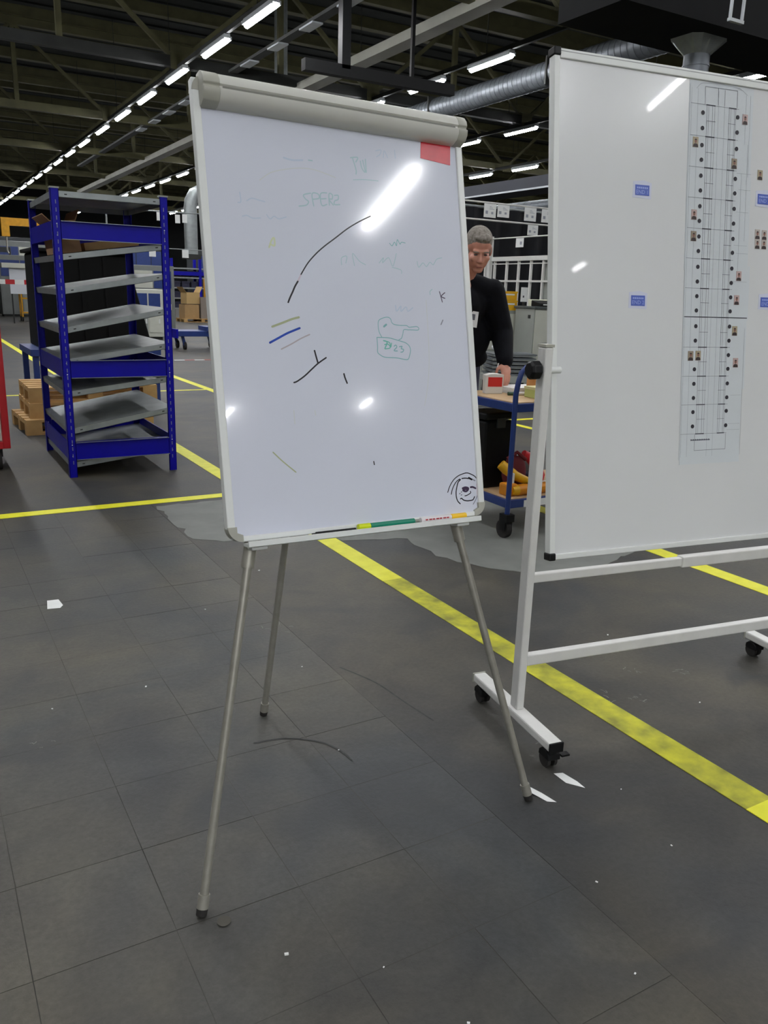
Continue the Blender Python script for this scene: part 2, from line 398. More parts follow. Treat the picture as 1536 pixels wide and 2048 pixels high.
for X, nf, s0 in ROWS:
    ys = [(y, None) for y in YB if (X == 0.94 and y not in (-2.0, 0.8)) or X < 0 or (X == 5.94 and y > -2.5) or (X == 10.93 and -2.5 < y < 9) or (X > 12 and y > 3)]
    if nf == 0: ys += [(y, None) for y in YC[:4]]
    else: ys += [(YC[i], i) for i in range(s0 if X > 12 else 0, nf)]
    y0, y1 = min(q[0] for q in ys)-1.4, max(q[0] for q in ys)+1.4
    rl = MB().box(-0.035, 0.035, 0, y1-y0, 0.0, 0.09)
    n = int((y1-y0)/5.5)
    for k in range(n): rl.box(-0.006, 0.006, 2+5.5*k, 2.012+5.5*k, 0.09, 2.5)
    tag(rl.build('light_rail', M_darksteel, None, (X, y0, 6.103)), 'slim grey rail carrying the ' + rown.get(X, 'light row outside the picture at x %d' % round(X)).replace('at x -4', 'further left').replace('at x -9', 'furthest left').replace('at x 1', 'overhead'), 'rail')
    for y, i in ys:
        lab = ('%s lit tube lamp of the %s' % (ordn[i], rown[X])) if i is not None else 'lit white tube lamp hanging outside the picture behind or above the viewer'
        T = thing('tube_lamp', lab, 'lamp', (X, y, 6.0), group='tube lamps of the light rows')
        link(house_me, 'housing', M_housing, T); link(tube_me, 'tube', M_lamp, T)

# unseen fill lamps added low behind the viewer to brighten the boards
for X in (-3.2, -0.8, 1.6):
    for y in (-5.4, -7.6, -9.8, -12.0):
        T = thing('added_lamp', 'added white fill lamp hanging low outside the picture behind the viewer', 'lamp', (X, y, 4.0), group='added lamps behind the viewer')
        link(house_me, 'housing', M_housing, T); link(tube_me, 'tube', M_lamp, T)
        MB().box(-0.01, 0.01, -0.5, -0.48, 0.1, 5.2).box(-0.01, 0.01, 0.48, 0.5, 0.1, 5.2).build('hanger_rods', M_darksteel, T)
for X, y, z, hl_, lab in ((2.755, -0.47, 3.2, 0.34, 'low added lamp beside the viewer, placed to mirror as the long streak in the flipchart'), (3.93, -0.80, 3.5, 0.23, 'low added lamp beside the viewer, placed to mirror as the streak in the large whiteboard')):  # added lamps, positioned only so their mirror images make the board streaks
    T = thing('added_lamp', lab, 'lamp', (X, y, z), group='added lamps behind the viewer')
    MB().box(-0.05, 0.05, -hl_-0.02, hl_+0.02, 0.03, 0.09).build('housing', M_housing, T); MB().tube((0, -hl_, 0), (0, hl_, 0), 0.021, n=12).build('tube', M_lamp, T)
    MB().box(-0.01, 0.01, -0.01, 0.01, 0.09, 9.2-z).build('hanger_rod', M_darksteel, T)
# single lamps behind the viewer whose reflections show in the boards
for X, y, lab in ((6.15, -13.5, 'lit tube lamp far behind the viewer, mirrored low in the flipchart'), (9.6, -13.3, 'lit tube lamp far behind, mirrored as a faint spot')):
    T = thing('tube_lamp', lab, 'lamp', (X, y, 6.0), group='tube lamps of the light rows')
    if y < -10: MB().box(-0.06, 0.06, -0.26, 0.26, 0.03, 0.10).build('housing', M_housing, T); MB().tube((0, -0.25, 0), (0, 0.25, 0), 0.05, n=10).build('tube', M_lamp, T)
    else: link(house_me, 'housing', M_housing, T); link(tube_me, 'tube', M_lamp, T)
    MB().box(-0.01, 0.01, -0.01, 0.01, 0.1, 3.2).build('hanger_rod', M_darksteel, T)

# ------------------------------------------------------------------ ducts, trays, hanging bits
def along_y(name, mb_fn, m, label, cat, loc): return tag(mb_fn.build(name, m, None, loc, smooth=True), label, cat)
def spiral(y0, y1, rr, step=0.16, n=20):
    mb = MB(); k = int((y1-y0)/step)
    for i in range(k):
        a = y0+i*step
        mb.tube((0, a, 0), (0, a+step*0.86, 0), rr, n=n, cap=(i in (0, k-1))); mb.tube((0, a+step*0.86, 0), (0, a+step, 0), rr*1.03, n=n)
    return mb
T = thing('spiral_duct', 'silver spiral ventilation duct under the roof beyond the flipchart', 'duct', (12.3, 8.0, 5.95))
spiral(0, 24, 0.25).build('pipe', M_spiral, T, smooth=True)
for k in range(5): MB().box(-0.27, 0.27, 2+4.5*k, 2.05+4.5*k, -0.27, 0.27).build('clamp_band', M_darksteel, T)
T = thing('spiral_duct', 'lower grey ventilation duct above the hanging papers', 'duct', (15.2, 10, 3.78))
spiral(0, 26, 0.17, 0.3).build('pipe', M_spiral, T, smooth=True)
T = thing('rectangular_duct', 'wide dark rectangular duct between two far light rows', 'duct', (18.2, 12, 4.72))
MB().box(-0.6, 0.6, 0, 26, 0, 0.36).build('duct_body', mat('dark_blue_grey_sheet', (34, 37, 46), 0.7, var=0.15, scale=2), T)
MB().box(-0.64, -0.6, 0, 26, -0.03, 0.02).build('edge_flange', M_housing, T)
tag(MB().box(-0.17, 0.17, 0, 46, 0, 0.10).box(-0.17, -0.14, 0, 46, 0.1, 0.18).box(0.14, 0.17, 0, 46, 0.1, 0.18).build('cable_tray', mat('pale_grey_sheet', (150, 150, 140), 0.6, var=0.1, scale=2), None, (9.0, 9.5, 6.05)), 'pale grey cable tray running between two light rows', 'cable tray')
T = thing('cable_tray', 'thin dark cable tray with clips beside the long light row', 'cable tray', (7.2, 9.0, 6.2))
MB().box(-0.1, 0.1, 0, 30, 0, 0.06).build('tray', M_darksteel, T)
for k in range(12): MB().box(-0.11, 0.11, 1.5+1.6*k, 2.1+1.6*k, -0.03, 0.0).build('clip_plate', M_housing, T)
T = thing('hanging_post', 'black steel post hanging from the roof above the flipchart', 'post', (6.85, 13.5, 5.0))
MB().box(-0.08, 0.08, -0.08, 0.08, 0, 3.9).build('post', M_black, T)
MB().box(-0.75, 2.2, -0.08, 0.08, -0.12, 0.06).build('cross_arm', M_black, T)
MB().box(1.3, 1.36, -0.03, 0.03, 0.05, 3.9).build('hanger_rod', M_black, T)
# extractor: dark duct, funnel, spiral down pipe to a floor unit
T = thing('extraction_hood', 'grey sheet metal funnel with spiral pipe above the large whiteboard', 'duct', (7.93, 7.0, 0))
MB().box(-1.6, 3.0, -0.45, 0.5, 4.20, 5.0).build('main_duct', mat('black_sheet_duct', (13, 14, 15), 0.8, var=0.2, scale=3, spec=0.15), T)
fm = MB(); A = [(-0.36, -0.3, 4.42), (0.34, -0.3, 4.42), (0.34, 0.3, 4.42), (-0.36, 0.3, 4.42)]
ring = [(0.14*math.cos(2*math.pi*k/16+math.pi/16+math.pi), 0.14*math.sin(2*math.pi*k/16+math.pi/16+math.pi), 4.045) for k in range(16)]
def sq(k):
    a = 2*math.pi*k/16+math.pi/16+math.pi; c, s_ = math.cos(a), math.sin(a); q = 1/max(abs(c), abs(s_)); return (0.28*c*q, 0.22*s_*q, 4.20)
top = [sq(k) for k in range(16)]
fm.add(ring+top, [(k, (k+1) % 16, 16+(k+1) % 16, 16+k) for k in range(16)]+[tuple(range(31, 15, -1))])
fm.build('funnel', M_galv, T)
mb = MB()
for k in range(26):
    z = 4.045-0.115*k; mb.tube((0,0,z), (0,0,z-0.1), 0.14, n=18); mb.tube((0,0,z-0.1), (0,0,z-0.115), 0.147, n=18)
mb.build('down_pipe', M_spiral, T, smooth=True)
MB().box(-0.4, 0.4, -0.35, 0.35, 0, 1.08).build('floor_unit', M_grey, T, bevel=0.01)
T = thing('wall_bracket', 'small pale steel bracket hanging near the top right roof', 'bracket', (7.64, 6.3, 4.19))
for x in (-0.09, 0.09): MB().box(x-0.012, x+0.012, -0.012, 0.012, 0, 4.8).build('strap', M_housing, T)
MB().box(-0.105, 0.105, -0.02, 0.02, -0.03, 0.0).build('foot', M_housing, T)

# ================================================================== FLIPCHART EASEL
FB = Vector((0.95, 1.80, 0.0))
O = Vector((0.5993, 1.7365, 0.8265)); AH = Vector((0.9999, -0.004, -0.014)).normalized()
NH = Vector((-0.0008, -0.9735, 0.2286)).normalized(); BH = NH.cross(AH).normalized(); AH = BH.cross(NH).normalized()
FX = frame(O-FB, AH, BH, NH)          # local x across, y up the board, z out of the board
FW, FH = 0.737, 1.065
E1 = thing('flipchart_easel', 'white flipchart easel on three thin grey legs, covered in faint marker scribbles', 'flipchart', FB)
panel = MB(FX).box(0.012, FW-0.012, 0.008, FH-0.03, -0.012, 0.0).build('writing_panel', M_board, E1)
for x0, x1 in ((0.0, 0.019), (FW-0.019, FW)):
    MB(FX).box(x0, x1, 0.03, FH-0.008, -0.018, 0.006).build('side_rail', M_alu, E1, bevel=0.003)
MB(FX).box(0.03, FW-0.03, 0.0, 0.013, -0.018, 0.006).build('bottom_rail', M_alu, E1, bevel=0.003)
MB(FX).box(0.02, FW-0.02, FH-0.03, FH-0.004, -0.018, 0.004).build('top_rail', M_alu, E1, bevel=0.003)
def corner(cx, cy, sx, sy):
    pts = [(0, 0)]
    rr = 0.036
    poly = [(cx+sx*(rr-rr*math.cos(a)), cy+sy*(rr-rr*math.sin(a))) for a in [math.pi/2*k/8 for k in range(9)]]
    poly = poly+[(cx+sx*rr, cy+sy*0.016), (cx+sx*0.022, cy+sy*0.022), (cx+sx*0.022, cy+sy*rr)]
    poly = [(cx+sx*rr, cy)] if False else poly
    # order: from (cx, cy+rr) round to (cx+rr, cy), then the inner edge
    mb = MB(FX); mb.slab(poly if sx*sy > 0 else poly[::-1], -0.02, 0.008); return mb.build('corner_cap', M_corner, E1)
corner(0, 0, 1, 1); corner(FW, 0, -1, 1); corner(0, FH, 1, -1); corner(FW, FH, -1, -1)
prof = [(1.067, -0.006), (1.066, 0.018), (1.058, 0.032), (1.046, 0.040), (1.034, 0.042), (1.031, 0.037), (1.027, 0.037), (1.024, 0.043), (1.012, 0.040), (1.000, 0.030), (0.994, 0.014), (0.993, 0.0005), (1.0, -0.006)]
clamp = MB(FX).prism(prof, 0.055, FW-0.032).build('paper_clamp', M_clamp, E1, smooth=True)
def grow(k): return [(1.03+(a-1.03)*k, b*k) for a, b in prof]
cap1 = MB(FX).prism(grow(1.03), 0.016, 0.055).build('clamp_end_cap', M_corner, E1, bevel=0.004, smooth=True)
cap2 = MB(FX).prism(grow(1.02), FW-0.032, FW-0.004).build('clamp_end_cap', M_corner, E1, bevel=0.006, smooth=True)
MB(FX).box(0.062, FW-0.04, 1.0265, 1.0315, 0.0372, 0.0376).build('clamp_groove', mat('painted_groove_shadow', (120, 120, 112), 0.5), clamp)  # strip carries the shade of the groove as a darker colour
# pen tray
tray = MB(FX).prism([(-0.004, 0.004), (-0.004, 0.034), (0.002, 0.036), (0.002, 0.041), (-0.011, 0.041), (-0.013, 0.036), (-0.010, 0.004)], 0.036, FW-0.04).build('pen_tray', M_alu, E1)
for x in (0.07, FW-0.085):
    MB(FX).box(x-0.02, x+0.02, -0.022, -0.004, -0.014, 0.020).build('tray_bracket', M_alu, E1, bevel=0.003)
# red adhesive label, tilted a little
tag(MB(FX).slab([(0.605, 0.951), (0.698, 0.943), (0.702, 0.994), (0.610, 1.000)], 0.0003, 0.0012).build('adhesive_label', mat('red_tape', (200, 32, 48), 0.3, var=0.1, scale=25), E1), 'red rectangular sticker under the paper clamp')
# legs
def w(p): return FX @ Vector(p)
def leg(top, foot, name='leg', rr=0.0105):
    top, foot = Vector(top), Vector(foot); ax = (top-foot).normalized()
    L = MB().tube(foot+ax*0.02, top, rr, n=14).build(name, M_leg, E1, smooth=True)
    MB().tube(foot+Vector((0, 0, 0.002)), foot+ax*0.018, 0.0125, 0.0135, n=14).build('rubber_foot', M_rubber, L, smooth=True)
    MB().tube(foot+ax*0.018, foot+ax*0.05, 0.0138, n=14).build('foot_sleeve', M_leg, L, smooth=True)
    return L
fl_ = Vector((0.452, 1.546, 0))-FB; fr_ = Vector((1.42, 1.546, 0))-FB; rr_ = Vector((0.922, 2.343, 0))-FB
lt = w((0.064, -0.012, -0.028)); rt = w((0.657, -0.012, -0.028))
for f_, t_ in ((fl_, lt), (fr_, rt)):
    ax = (t_-f_).normalized(); L = leg(t_+ax*0.10, f_)
    MB().tube(t_-ax*0.055, t_+ax*0.02, 0.0155, n=14).build('collar', M_leg, L, smooth=True)
rtop = w((0.385, 0.98, -0.05)); L = leg(rtop, rr_)
MB(FX).box(0.335, 0.435, 0.95, 1.01, -0.07, -0.018).build('hinge_block', M_corner, E1, bevel=0.004)
# marker writing
INK = {'black': (24, 22, 30), 'blue': (26, 68, 170), 'olive': (168, 176, 140), 'brownfaint': (178, 170, 176), 'pinkfaint': (205, 192, 206),
       'purple': (72, 60, 84), 'greyfaint': (138, 142, 154), 'teal': (130, 182, 186), 'tealfaint': (172, 200, 206), 'green': (110, 190, 176),
       'bluefaint': (190, 203, 220), 'olivefaint': (205, 209, 208), 'yellow': (208, 216, 180)}
def ink(c): return mat('ink_'+c, INK[c], 0.3)
STROKES = [
    ('black',3,[(0.442, 0.787), (0.409, 0.771), (0.373, 0.75), (0.338, 0.725), (0.308, 0.704), (0.283, 0.684), (0.258, 0.659), (0.237, 0.63)]),
    ('black',4,[(0.228, 0.614), (0.219, 0.601), (0.212, 0.588), (0.204, 0.574), (0.198, 0.562)]),
    ('pinkfaint',4,[(0.237, 0.63), (0.228, 0.614)]),
    ('blue',5,[(0.143, 0.465), (0.163, 0.475), (0.187, 0.487), (0.207, 0.495), (0.223, 0.501)]),
    ('olive',5,[(0.152, 0.503), (0.18, 0.513), (0.204, 0.522), (0.223, 0.527)]),
    ('brownfaint',3,[(0.171, 0.45), (0.199, 0.463), (0.224, 0.476), (0.248, 0.486)]),
    ('black',3.5,[(0.197, 0.37), (0.206, 0.373), (0.227, 0.386), (0.247, 0.402), (0.265, 0.416), (0.288, 0.43)]),
    ('black',4,[(0.258, 0.447), (0.261, 0.433), (0.265, 0.416)]),
    ('black',4,[(0.334, 0.39), (0.336, 0.381), (0.341, 0.367)]),
    ('olive',3,[(0.129, 0.205), (0.153, 0.181), (0.184, 0.154)]),
    ('black',3,[(0.401, 0.167), (0.402, 0.159)]),
    ('purple',2.5,[(0.637, 0.606), (0.64, 0.596), (0.644, 0.579)]),
    ('purple',2.5,[(0.654, 0.604), (0.642, 0.594), (0.653, 0.589)]),
    ('greyfaint',3,[(0.642, 0.531), (0.635, 0.519)]),
    ('tealfaint',2.5,[(0.614, 0.611), (0.607, 0.605), (0.607, 0.597)]),
    ('black',2.5,[(0.621, 0.071), (0.626, 0.082), (0.634, 0.094), (0.645, 0.105), (0.659, 0.113), (0.673, 0.117), (0.687, 0.119), (0.7, 0.115), (0.713, 0.108), (0.721, 0.098)]),
    ('black',2.5,[(0.632, 0.065), (0.636, 0.077), (0.644, 0.09), (0.653, 0.099), (0.663, 0.104)]),
    ('black',3,[(0.665, 0.102), (0.657, 0.096), (0.652, 0.084), (0.648, 0.07), (0.648, 0.055), (0.652, 0.044), (0.659, 0.037)]),
    ('black',3,[(0.67, 0.105), (0.681, 0.105), (0.695, 0.103), (0.703, 0.101)]),
    ('black',5,[(0.693, 0.105), (0.702, 0.1)]),
    ('greyfaint',3,[(0.703, 0.101), (0.713, 0.096)]),
    ('purple',5,[(0.67, 0.078), (0.679, 0.08), (0.689, 0.077), (0.686, 0.071), (0.678, 0.069), (0.671, 0.074), (0.687, 0.075)]),
    ('purple',5,[(0.697, 0.079), (0.704, 0.079), (0.713, 0.075)]),
    ('black',2.5,[(0.695, 0.068), (0.696, 0.064), (0.691, 0.061), (0.683, 0.058), (0.676, 0.057)]),
    ('black',3,[(0.661, 0.05), (0.665, 0.051), (0.671, 0.046), (0.682, 0.043), (0.696, 0.043), (0.703, 0.045), (0.708, 0.052)]),
    ('greyfaint',3,[(0.659, 0.064), (0.661, 0.065)]),
    ('greyfaint',3,[(0.664, 0.06), (0.666, 0.061)]),
    ('greyfaint',3,[(0.665, 0.068), (0.667, 0.069)]),
    ('greyfaint',2.5,[(0.717, 0.054), (0.712, 0.045), (0.706, 0.037), (0.702, 0.032)]),
    ('pinkfaint',2.5,[(0.717, 0.086), (0.717, 0.073), (0.717, 0.054)]),
    ('teal',2,[(0.451, 0.482), (0.444, 0.495), (0.442, 0.511), (0.445, 0.525), (0.459, 0.532), (0.472, 0.534), (0.48, 0.53), (0.483, 0.521), (0.49, 0.516), (0.508, 0.514), (0.527, 0.514), (0.534, 0.51), (0.546, 0.511), (0.558, 0.512), (0.564, 0.508), (0.561, 0.503), (0.545, 0.503), (0.531, 0.503), (0.518, 0.503), (0.514, 0.492), (0.509, 0.481), (0.501, 0.477)]),
    ('teal',5,[(0.459, 0.51), (0.466, 0.515)]),
    ('teal',2.2,[(0.436, 0.482), (0.455, 0.482), (0.473, 0.481), (0.491, 0.477), (0.507, 0.473), (0.521, 0.469), (0.531, 0.461), (0.534, 0.45), (0.53, 0.436), (0.525, 0.427), (0.515, 0.426), (0.492, 0.43), (0.464, 0.431), (0.451, 0.433), (0.44, 0.439), (0.435, 0.445), (0.436, 0.461), (0.436, 0.482)]),
    ('green',3,[(0.455, 0.474), (0.465, 0.47), (0.457, 0.454)]),
    ('green',2.5,[(0.457, 0.464), (0.468, 0.465), (0.473, 0.456), (0.458, 0.453)]),
    ('green',2.5,[(0.466, 0.472), (0.473, 0.468), (0.475, 0.458), (0.478, 0.468)]),
    ('teal',2.5,[(0.485, 0.46), (0.49, 0.463), (0.493, 0.458), (0.484, 0.449), (0.494, 0.448)]),
    ('teal',2.5,[(0.501, 0.459), (0.509, 0.46), (0.506, 0.454), (0.513, 0.452), (0.51, 0.446), (0.504, 0.445)]),
    ('tealfaint',3,[(0.279, 0.828), (0.26, 0.822), (0.264, 0.813), (0.272, 0.807), (0.265, 0.798), (0.246, 0.794)]),
    ('tealfaint',3,[(0.285, 0.798), (0.283, 0.827), (0.299, 0.828), (0.301, 0.818), (0.284, 0.814)]),
    ('tealfaint',3,[(0.323, 0.833), (0.306, 0.829), (0.307, 0.802), (0.321, 0.805)]),
    ('tealfaint',3,[(0.307, 0.817), (0.32, 0.819)]),
    ('tealfaint',3,[(0.328, 0.804), (0.329, 0.831), (0.338, 0.83), (0.337, 0.82), (0.328, 0.818), (0.339, 0.805)]),
    ('tealfaint',3,[(0.344, 0.829), (0.354, 0.83), (0.353, 0.82), (0.344, 0.816), (0.342, 0.807), (0.357, 0.808)]),
    ('bluefaint',2.5,[(0.097, 0.812), (0.098, 0.791), (0.091, 0.788)]),
    ('bluefaint',2.5,[(0.113, 0.794), (0.126, 0.801), (0.145, 0.798), (0.158, 0.796)]),
    ('bluefaint',2.5,[(0.099, 0.757), (0.11, 0.76), (0.124, 0.755), (0.144, 0.757)]),
    ('bluefaint',2.5,[(0.16, 0.766), (0.168, 0.757), (0.179, 0.764), (0.19, 0.759), (0.21, 0.765)]),
    ('tealfaint',3,[(0.397, 0.927), (0.417, 0.93), (0.411, 0.918)]),
    ('tealfaint',3,[(0.402, 0.928), (0.41, 0.899), (0.409, 0.888)]),
    ('tealfaint',3,[(0.424, 0.922), (0.427, 0.905), (0.436, 0.896), (0.431, 0.925)]),
    ('tealfaint',3,[(0.439, 0.928), (0.439, 0.896)]),
    ('tealfaint',2,[(0.4, 0.873), (0.432, 0.877), (0.472, 0.878)]),
    ('bluefaint',2.5,[(0.471, 0.953), (0.486, 0.957), (0.483, 0.946), (0.472, 0.938)]),
    ('bluefaint',2.5,[(0.492, 0.939), (0.496, 0.956), (0.505, 0.94)]),
    ('bluefaint',2.5,[(0.527, 0.962), (0.528, 0.941)]),
    ('bluefaint',4,[(0.215, 0.905), (0.237, 0.902), (0.264, 0.905)]),
    ('tealfaint',3,[(0.28, 0.907), (0.29, 0.907)]),
    ('olivefaint',2,[(0.149, 0.845), (0.177, 0.865), (0.213, 0.877), (0.254, 0.885), (0.29, 0.886), (0.327, 0.879), (0.35, 0.873)]),
    ('yellow',4,[(0.16, 0.69), (0.167, 0.706), (0.174, 0.713), (0.174, 0.695), (0.163, 0.698)]),
    ('teal',2,[(0.493, 0.723), (0.5, 0.717), (0.508, 0.727), (0.513, 0.718), (0.517, 0.734), (0.524, 0.723), (0.529, 0.728), (0.54, 0.727)]),
    ('tealfaint',2,[(0.573, 0.682), (0.577, 0.667), (0.591, 0.679), (0.601, 0.67), (0.613, 0.682), (0.623, 0.676), (0.635, 0.691), (0.652, 0.696)]),
    ('tealfaint',2,[(0.35, 0.66), (0.351, 0.677), (0.366, 0.682), (0.362, 0.665)]),
    ('tealfaint',2,[(0.386, 0.66), (0.383, 0.69), (0.401, 0.672), (0.418, 0.664)]),
    ('tealfaint',2,[(0.458, 0.671), (0.472, 0.685), (0.468, 0.672), (0.487, 0.686), (0.498, 0.665), (0.511, 0.698)]),
    ('tealfaint',2,[(0.496, 0.662), (0.521, 0.657), (0.523, 0.648)]),
    ('bluefaint',3,[(0.498, 0.565), (0.5, 0.55), (0.514, 0.564), (0.513, 0.55), (0.529, 0.562), (0.534, 0.551), (0.55, 0.561)]),
    ('olivefaint',1.5,[(0.593, 0.582), (0.591, 0.444), (0.582, 0.367), (0.566, 0.305)]),
    ('olivefaint',2,[(0.191, 0.303), (0.191, 0.27)]),
    ('olivefaint',2,[(0.247, 0.301), (0.248, 0.29)]),
]
byc = {}
for c, wd, pts in STROKES: byc.setdefault(c, []).append((wd, pts))
zz = 0.00035
face_pts = [s_ for s_ in STROKES if min(p[0] for p in s_[2]) > 0.61 and max(p[1] for p in s_[2]) < 0.13]
for c, wd, pts in STROKES:
    isface = (c, wd, pts) in face_pts
    MB(FX).ribbon(pts, wd*0.00105, zz).build('doodle_stroke' if isface else 'marker_stroke', ink(c), panel)

# pens on the tray
def pen(name, label, segs, y=0.0055, z=0.020, rr=0.0078):
    """segs: (x0, x1, radius factor, material, part name)"""
    x0 = segs[0][0]; base = w((x0, y-rr, z))+FB
    T = thing(name, label, 'pen', base)
    xf = frame(w((0, y, z))+FB-base, AH, BH, NH)
    for a, b, k, m, pn in segs:
        MB(xf).tube((a, 0, 0), (b, 0, 0), rr*k, n=12).build(pn, m, T, bevel=0.0012)
    return T
pen('thin_pen', 'thin black pen lying at the left of the flipchart tray', [(0.205, 0.215, 0.25, M_black, 'tip'), (0.215, 0.325, 0.55, M_black, 'barrel')], y=0.0015)
pen('green_marker', 'green marker with lime cap lying in the middle of the flipchart tray', [(0.332, 0.366, 1.05, mat('lime_plastic', (214, 230, 20), 0.4), 'cap'), (0.366, 0.497, 1.0, mat('green_plastic', (10, 128, 100), 0.4), 'barrel'), (0.497, 0.512, 0.5, M_leg, 'tip')])
pw = pen('white_marker', 'white marker with red lettering and yellow cap on the flipchart tray', [(0.516, 0.612, 1.0, mat('white_plastic', (226, 222, 222), 0.4), 'barrel'), (0.612, 0.660, 1.06, mat('orange_yellow_plastic', (248, 200, 40), 0.4), 'cap')])
xf = frame(w((0, 0.0055, 0.020))+FB-pw.location, AH, BH, NH)
rp = MB(xf)
for k in range(7): rp.box(0.528+0.011*k, 0.535+0.011*k+0.002*(k % 2), -0.0015, 0.002, 0.0076, 0.0083)
rp.build('red_print', mat('red_print_ink', (178, 50, 62), 0.5), pw)

# ================================================================== LARGE MOBILE WHITEBOARD
WBB = Vector((1.62, 1.86, 0))
BLc = Vector((1.6705, 1.8257, 0.6092)); HX = Vector((0.9891, -0.147, 0)).normalized(); EY = Vector((0.0197, 0.1329, 0.9909)); EY = (EY-HX*EY.dot(HX)).normalized(); NZ = HX.cross(EY)
WX = frame(BLc-WBB, HX, EY, NZ); WW, WH = 1.205, 1.5
E2 = thing('mobile_whiteboard', 'large tilted whiteboard on a white wheeled stand, with a taped floor plan', 'whiteboard', WBB)
wp = MB(WX).box(0.016, WW-0.016, 0.014, WH-0.014, -0.014, 0.0).build('writing_panel', M_board2, E2)
for nm, b in (('side_rail', (0, 0.019, 0.02, WH-0.02)), ('side_rail', (WW-0.019, WW, 0.02, WH-0.02)), ('bottom_rail', (0.02, WW-0.02, 0, 0.017)), ('top_rail', (0.02, WW-0.02, WH-0.026, WH))):
    o = MB(WX).box(b[0], b[1], b[2], b[3], -0.022, 0.007).build(nm, M_alu, E2, bevel=0.002)
    if nm == 'top_rail': MB(WX).box(0.02, WW-0.02, WH-0.0085, WH-0.0065, 0.007, 0.0074).build('rail_groove', mat('rail_groove_grey', (150, 152, 152), 0.5), o)
for cx in (0, WW):
    for cy in (0, WH):
        sx = 1 if cx == 0 else -1; sy = 1 if cy == 0 else -1
        x0, x1 = sorted((cx-sx*0.003, cx+sx*0.021)); y0, y1 = sorted((cy-sy*0.003, cy+sy*0.021))
        MB(WX).box(x0, x1, y0, y1, -0.025, 0.011).build('corner_cap', M_black, E2, bevel=0.004)
# stand (local axes: along HX, depth HY, up)
HY = Vector((-HX.y, HX.x, 0)); SF = frame((0, 0, 0), HX, HY, (0, 0, 1))
SPAN = 1.262
for i, x in enumerate((0.0, SPAN)):
    post = MB(SF).box(x-0.014, x+0.014, -0.022, 0.022, 0.095, 1.262).build('post', M_whitetube, E2, bevel=0.005)
    MB(SF).box(x-0.015, x+0.015, -0.023, 0.023, 1.262, 1.270).build('post_cap', M_corner, post)
    foot = MB(SF).box(x-0.024, x+0.024, -0.235, 0.262, 0.066, 0.096).build('foot_bar', M_whitetube, E2, bevel=0.006)
    sgn = -1 if i == 0 else 1
    kz = 1.195
    k = MB(SF); k.add([], [])
    pts = []
    for j, (xx, rr) in enumerate(((0.016, 0.020), (0.022, 0.0285), (0.046, 0.0285), (0.054, 0.022))):
        for q in range(8): an = 2*math.pi*q/8+0.2; pts.append((x+sgn*xx, rr*math.cos(an), kz+rr*math.sin(an)))
    fcs = [(j*8+q, j*8+(q+1) % 8, (j+1)*8+(q+1) % 8, (j+1)*8+q) for j in range(3) for q in range(8)]+[tuple(range(7, -1, -1)), tuple(range(24, 32))]
    k.add(pts, fcs); k.build('clamp_knob', M_black, post, bevel=0.002)
    MB(SF).tube((x-sgn*0.012, 0, kz), (x-sgn*0.055, 0.0, kz), 0.010, n=12).build('pivot_bolt', M_alu, post, smooth=True)
    for yy in (-0.205, 0.225):
        cst = MB(SF)
        cst.tube((x, yy, 0.048), (x, yy, 0.066), 0.012, n=10)
        cst.prism([(yy-0.028, 0.034), (yy-0.026, 0.052), (yy-0.012, 0.062), (yy+0.014, 0.062), (yy+0.027, 0.050), (yy+0.028, 0.034)], x-0.022, x+0.022)
        c = cst.build('caster', M_black, E2, bevel=0.002)
        wh = MB(SF)
        for xx in (-0.017, 0.007): wh.tube((x+xx, yy+0.004, 0.026), (x+xx+0.010, yy+0.004, 0.026), 0.026, n=18)
        wh.build('wheel', M_rubber, c, smooth=True)
        MB(SF).box(x+0.022, x+0.05, yy-0.035, yy-0.015, 0.045, 0.051).build('brake_pedal', M_black, c)
        e0, e1 = (-0.240, -0.233) if yy < 0 else (0.260, 0.266)
        MB(SF).box(x-0.025, x+0.025, e0, e1, 0.064, 0.097).build('foot_end_cap', (M_black if yy < 0 else M_corner), foot, bevel=0.002)
MB(SF).box(0.014, 0.66, -0.012, 0.012, 0.530, 0.560).build('cross_bar', M_whitetube, E2, bevel=0.004)
MB(SF).box(0.60, SPAN-0.014, -0.016, 0.016, 0.526, 0.564).build('cross_bar_sleeve', M_whitetube, E2, bevel=0.004)
MB(SF).box(0.014, SPAN-0.014, -0.014, 0.014, 0.245, 0.283).build('cross_bar', M_whitetube, E2, bevel=0.004)
for x in (0.0, SPAN):
    MB(WX).box(-0.020 if x == 0 else WW, 0.0 if x == 0 else WW+0.02, 0.56, 0.63, -0.020, 0.0).build('pivot_plate', M_alu, E2, bevel=0.003)

# taped floor plan: long sheet made of overlapping pieces
def onboard(name, label, cat, x, y, group=None):
    base = WX @ Vector((x*1.02, y, 0.0))+WBB; T = thing(name, label, cat, base, 0, group); return T, frame(WX @ Vector((0, 0, 0))+WBB-base, HX*1.02, EY, NZ)
PL, PX = onboard('floor_plan', 'long taped paper plan with two columns of black dots on the large whiteboard', 'plan', 0.61, 0.28)
for x0, x1, y0, y1, z in ((0.484, 0.738, 1.18, 1.472, 0.0004), (0.484, 0.742, 0.90, 1.20, 0.0006), (0.488, 0.752, 0.745, 0.92, 0.0008), (0.488, 0.748, 0.52, 0.757, 0.0010), (0.490, 0.738, 0.275, 0.535, 0.0012)):
    MB(PX).box(x0, x1, y0, y1, 0.0002, z).build('sheet', mat('tracing_paper', (207, 213, 216), 0.55, var=0.015, scale=10), PL)
Z1 = 0.0015
ROWSY = [1.4045, 1.310, 1.2165, 1.1235, 1.030, 0.937, 0.844, 0.7535, 0.657, 0.5635, 0.471, 0.375]
ln = MB(PX); th = MB(PX); gr = MB(PX)
